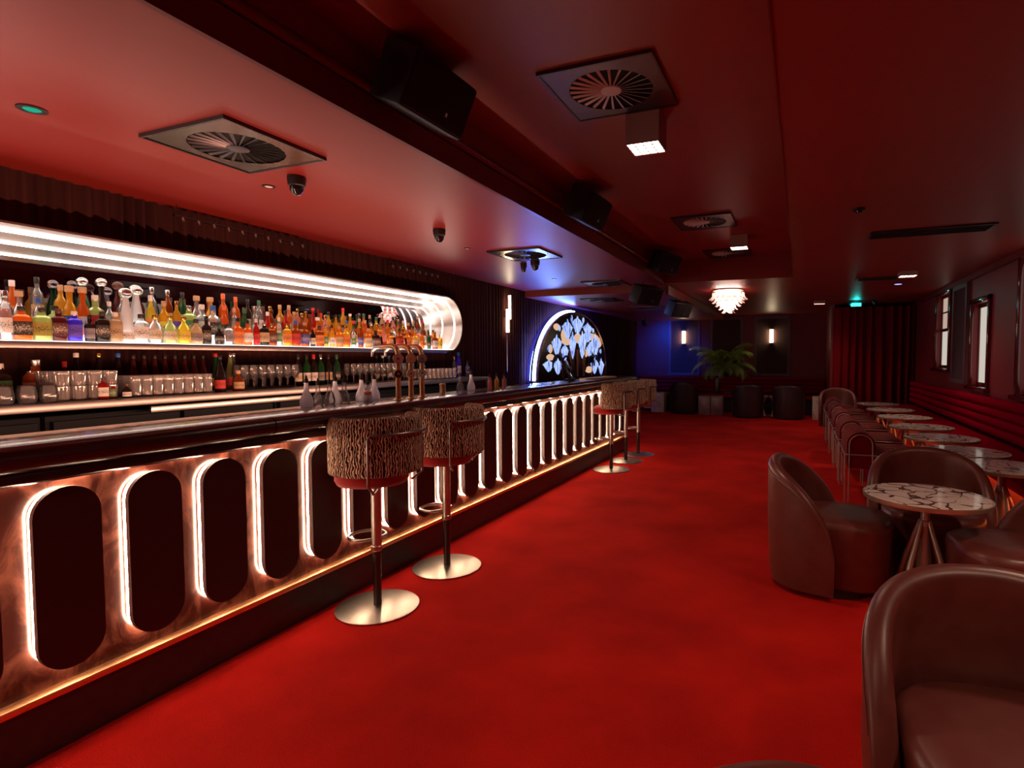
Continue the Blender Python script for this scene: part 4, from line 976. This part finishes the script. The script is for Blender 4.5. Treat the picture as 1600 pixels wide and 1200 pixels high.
slot(.56, 1.50, 5.62, 5.92, ZL, 'wide black slot air vent in the right ceiling, nearer'); slot(.72, 1.25, 8.8, 9.1, ZL, 'small dark slot air vent further down the right ceiling')

# ------------------------------------------------------------------ box lamps
def box_lamp(x, y, z, s, hgt, zc, energy, label):
    t = thing('box_lamp', label, 'ceiling light', (x, y, z), group='square box ceiling lamps')
    obj('housing', ringstrip(BM(), [(-s, -s), (s, -s), (s, s), (-s, s)], [(-s+.006, -s+.006), (s-.006, -s+.006), (s-.006, s-.006), (-s+.006, s-.006)], fZ, 0, hgt), 'lamp_housing', t, smooth=0)
    obj('lamp_grid', box(BM(), -s+.007, s-.007, -s+.007, s-.007, .004, .012), 'lamp_panel', t)
    b = BM()
    for k in (-.5, 0, .5): box(b, k*s-.002, k*s+.002, -s+.007, s-.007, -.001, .004); box(b, -s+.007, s-.007, k*s-.002, k*s+.002, -.001, .004)
    obj('louvre', b, 'lamp_housing', t); obj('cap_plate', box(BM(), -s+.006, s-.006, -s+.006, s-.006, hgt-.01, hgt), 'lamp_housing', t)
    lamp('SPOT', (0, 0, -.02), energy, (1, .66, .46), size=.08, angle=2.3, blend=.9, parent=t)
    return t
pm('lamp_housing', (.30, .17, .15), .5)
box_lamp(-.88, 3.33, 2.65, .10, .193, ZT, 46, 'square box lamp hanging from the raised ceiling, nearest and brightest')
box_lamp(-.70, 7.0, 2.70, .10, .143, ZT, 50, 'square box lamp in the raised ceiling before the chandelier')
box_lamp(1.28, 8.42, 2.45, .10, .058, ZL, 36, 'flat square lamp in the right ceiling above the tables')
box_lamp(.335, 12.1, 2.45, .10, .058, ZL, 40, 'flat square lamp near the velvet curtain')
box_lamp(-2.03, 12.4, 2.45, .10, .058, ZL, 30, 'small flat lamp behind the hanging loudspeakers')
box_lamp(-.88, -.3, 2.65, .10, .193, ZT, 62, 'unseen fill lamp added behind the camera in the raised ceiling')  # added lamp, fills the room from outside the view
box_lamp(1.45, 2.6, 2.45, .10, .058, ZL, 60, 'unseen lamp added out of frame to light the nearest marble table')  # added to brighten the nearest table top and its chairs
box_lamp(1.15, .9, 2.45, .10, .058, ZL, 60, 'unseen fill lamp added behind the camera for the brown chairs')  # extra fill for the chairs, added where no lamp is seen

# ------------------------------------------------------------------ loudspeakers
def speaker(loc, rot, sz, label, bracket_top):
    t = thing('loudspeaker', label, 'loudspeaker', loc, rot=rot, group='black loudspeakers hung along the bulkhead')
    a, c_, d = sz
    obj('cabinet', box(BM(), -a/2, a/2, -c_/2, c_/2, -d/2, d/2, .012), 'black', t)
    gr = obj('grille', box(BM(), a/2-.002, a/2+.010, -c_/2+.012, c_/2-.012, -d/2+.012, d/2-.012, .004), 'grille_cloth', t)
    obj('maker_badge', box(BM(), a/2+.010, a/2+.013, .05, .066, -d/2+.06, -d/2+.08, .002), 'steel', gr)
    obj('bracket', box(BM(), -a/2-.03, -a/2, -.04, .04, -.03, .10), 'black_steel', t)
    obj('hanging_stem', tube(BM(), [(-a/2-.015, 0, .09), (-a/2-.015-(bracket_top-loc[2]-.10)*math.sin(rot[1])*.98, 0, .09+(bracket_top-loc[2]-.14)*math.cos(rot[1]))], .012, 8), 'black_steel', t)
    return t
SZ = (.19, .46, .26)
speaker((-1.68, 2.27, 2.665), (0, .43, -.03), SZ, 'large black loudspeaker at the top, nearest on the bulkhead', ZT)
speaker((-1.70, 4.52, 2.665), (0, .43, -.03), SZ, 'black loudspeaker second from the camera along the bulkhead', ZT)
speaker((-1.70, 7.45, 2.665), (0, .43, -.3), SZ, 'black loudspeaker at the end of the raised ceiling', ZT)
speaker((-2.10, 8.0, 2.31), (0, .43, -.5), SZ, 'black loudspeaker hung in the purple light left of the chandelier', ZL)
speaker((-1.97, 9.7, 2.24), (0, .43, -.5), SZ, 'black loudspeaker furthest away, tilted down left of the chandelier', ZL)

# ------------------------------------------------------------------ small ceiling things
def dome_cam(x, y, z, label, r=.05):
    t = thing('dome_camera', label, 'security camera', (x, y, z), group='small black ceiling cameras')
    obj('housing', lathe(BM(), [(r*1.05, 0), (r*1.1, -.01), (r, -.055), (r*.85, -.06)], 24), 'black', t); obj('dome', lathe(BM(), [(r*.85, -.058), (r*.78, -.085), (r*.45, -.108), (.001, -.115)], 24), 'black_gloss', t)
dome_cam(-2.90, 2.61, ZL, 'black dome camera beside the nearest polished diffuser'); dome_cam(-2.93, 4.12, ZL, 'black dome camera alone in the middle of the bar ceiling')
dome_cam(-2.85, 5.85, ZL, 'black dome camera at the edge of the second diffuser'); dome_cam(-3.05, 5.95, ZL, 'smaller black ball camera left of another by the second diffuser', .035)
t = thing('smoke_detector', 'small dark smoke detector in the right ceiling', 'smoke detector', (.387, 4.72, ZL)); obj('detector_base', lathe(BM(), [(.045, 0), (.045, -.012), (.035, -.018)], 24), 'black', t); obj('detector_cap', lathe(BM(), [(.026, -.017), (.024, -.03), (.001, -.036)], 20), 'black_gloss', t)
def disc(x, y, z, r, m_in, label, name='downlight', cat='ceiling light'):
    t = thing(name, label, cat, (x, y, z)); obj('bezel', ringstrip(BM(), [(r*math.cos(a), r*math.sin(a)) for a in [2*PI*k/24 for k in range(24)]], [(r*.6*math.cos(a), r*.6*math.sin(a)) for a in [2*PI*k/24 for k in range(24)]], fZ, -.005, 0), 'black_steel', t); obj('lens', lathe(BM(), [(r*.6, -.003), (r*.5, -.006), (.001, -.007)], 20), m_in, t)
disc(-3.21, 1.469, ZL, .055, 'green_led', 'round ceiling fitting with a small green light at far left')
disc(-3.226, 2.684, ZL, .04, 'white_plastic', 'small round white ceiling disc beside the dome camera', 'ceiling_disc', 'ceiling fitting'); disc(-3.174, 4.94, ZL, .035, 'white_plastic', 'tiny pale ceiling disc before the second diffuser', 'ceiling_disc', 'ceiling fitting')
disc(-3.26, 7.3, ZL, .035, 'white_plastic', 'tiny pale ceiling disc in the blue-lit ceiling', 'ceiling_disc', 'ceiling fitting'); disc(1.36, 9.75, ZL, .09, 'blue_dot', 'round ceiling fitting with a blue-white glow near the velvet curtain')
t = thing('exit_light', 'teal glowing exit light hanging before the velvet curtain', 'exit sign', (1.0, 12.3, ZL)); obj('housing', box(BM(), -.16, .16, -.03, .03, -.05, 0, .004), 'black', t); obj('glowing_blade', box(BM(), -.09, .09, -.006, .006, -.11, -.05), 'teal_lamp', t)
for k in (-1, 1): obj('side_spot', cyl(BM(), (k*.2+.1, 0, -.03), (k*.24+.1, -.05, -.09), .03), 'black', t)
lamp('POINT', (0, -.12, -.05), 1.0, (.02, .9, .8), size=.04, parent=t)
# rows of small lamps at the top of the curtain
def lamp_rail(y0, n, label, dy):
    t = thing('lamp_rail', label, 'light rail', (-4.22, y0, 2.42), group='rails of tiny lamps above the bottle niche')
    obj('rail', box(BM(), -.01, .01, 0, dy*n, 0, .012), 'black_steel', t)
    for yy in (.02, dy*n/2, dy*n-.02): obj('hanging_wire', tube(BM(), [(0, yy, .01), (0, yy, .09)], .003, 6), 'black_steel', t)
    for k in range(n):
        c_ = obj('lamp_head', cyl(BM(), (0, dy*(k+.5), 0), (.012, dy*(k+.5), -.028), .012, .009, 10), 'chrome', t)
lamp_rail(2.72, 10, 'rail of tiny lamps above the niche, nearer', .118); lamp_rail(5.0, 8, 'rail of tiny lamps above the rounded end of the niche', .118)

# ------------------------------------------------------------------ coloured stage lights
def flood(loc, rot, col, e, label, size=.25, sp=None):
    t = thing('flood_light', label, 'stage light', loc, rot=rot); obj('flood_case', box(BM(), -.10, .10, -.05, .05, 0, .05, .006), 'black', t)
    lamp('AREA', (0, 0, -.01), e, col, size=size*.6, size_y=.08, parent=t, spread=sp)
def spot(loc, aim, col, e, label, ang=1.2):
    t = thing('stage_spot', label, 'stage light', loc); d = (Vector(aim)-Vector(loc)); rot = d.to_track_quat('-Z', 'Y').to_euler()
    obj('spot_case', lathe(BM(), [(.05, .14), (.06, .12), (.06, 0), (.05, 0), (.045, .02), (.001, .025)], 20), 'black', t, rot=rot)
    obj('yoke', box(BM(), -.012, .012, -.012, .012, .05, (ZB if loc[0] < -1.92 else ZL)-loc[2], .002), 'black', t)
    lamp('SPOT', d.normalized()*.03, e, col, rot=rot, size=.04, angle=ang, blend=.8, parent=t)
spot((-3.6, 13.6, 2.22), (-3.4, 15.4, 1.45), (.005, .07, 1), 150, 'small black stage spot throwing blue on the back wall', 1.25)

# ------------------------------------------------------------------ labels of the bottles, told apart by look and order
SN = {'square': 'square', 'round': 'round-shouldered', 'tall': 'tall slim', 'squat': 'squat round', 'shoulder': 'broad-shouldered', 'flared': 'flared', 'ball': 'ball-stoppered', 'cork': 'flared-neck', 'wine': 'wine', 'sloped': 'slope-shouldered', 'skull': 'domed-top'}
RN = {'front': 'front row of the lit shelf', 'middle': 'middle row of the lit shelf', 'back': 'rear row of the lit shelf', 'counter back': 'rear of the steel counter', 'counter front': 'front of the steel counter'}
ORD = ['nearest', 'second', 'third', 'fourth', 'fifth', 'sixth', 'seventh', 'eighth', 'ninth', 'tenth']
from collections import defaultdict
dd = defaultdict(list)
for rec in BOT:
    r, k, l, c, lb_, row, y, pl = rec
    dd[(k, l, c, lb_, row)].append(rec)
for key, recs in dd.items():
    k, l, c, lb_, row = key
    recs.sort(key=lambda q_: q_[6])
    for i, rec in enumerate(recs):
        base = '%s %s bottle, %s cap, %s label, %s' % (l, SN[k], c, lb_, RN[row])
        if len(recs) > 1: base = ('%s %s %s bottle, %s cap, %s label, %s' % (ORD[min(i, 9)] if i == 0 else ORD[i]+' nearest', l, SN[k], c, lb_, RN[row]))
        rec[0]['label'] = base
        rec[0]['group'] = 'bottles in the '+RN[row]
for m_ in (): pass
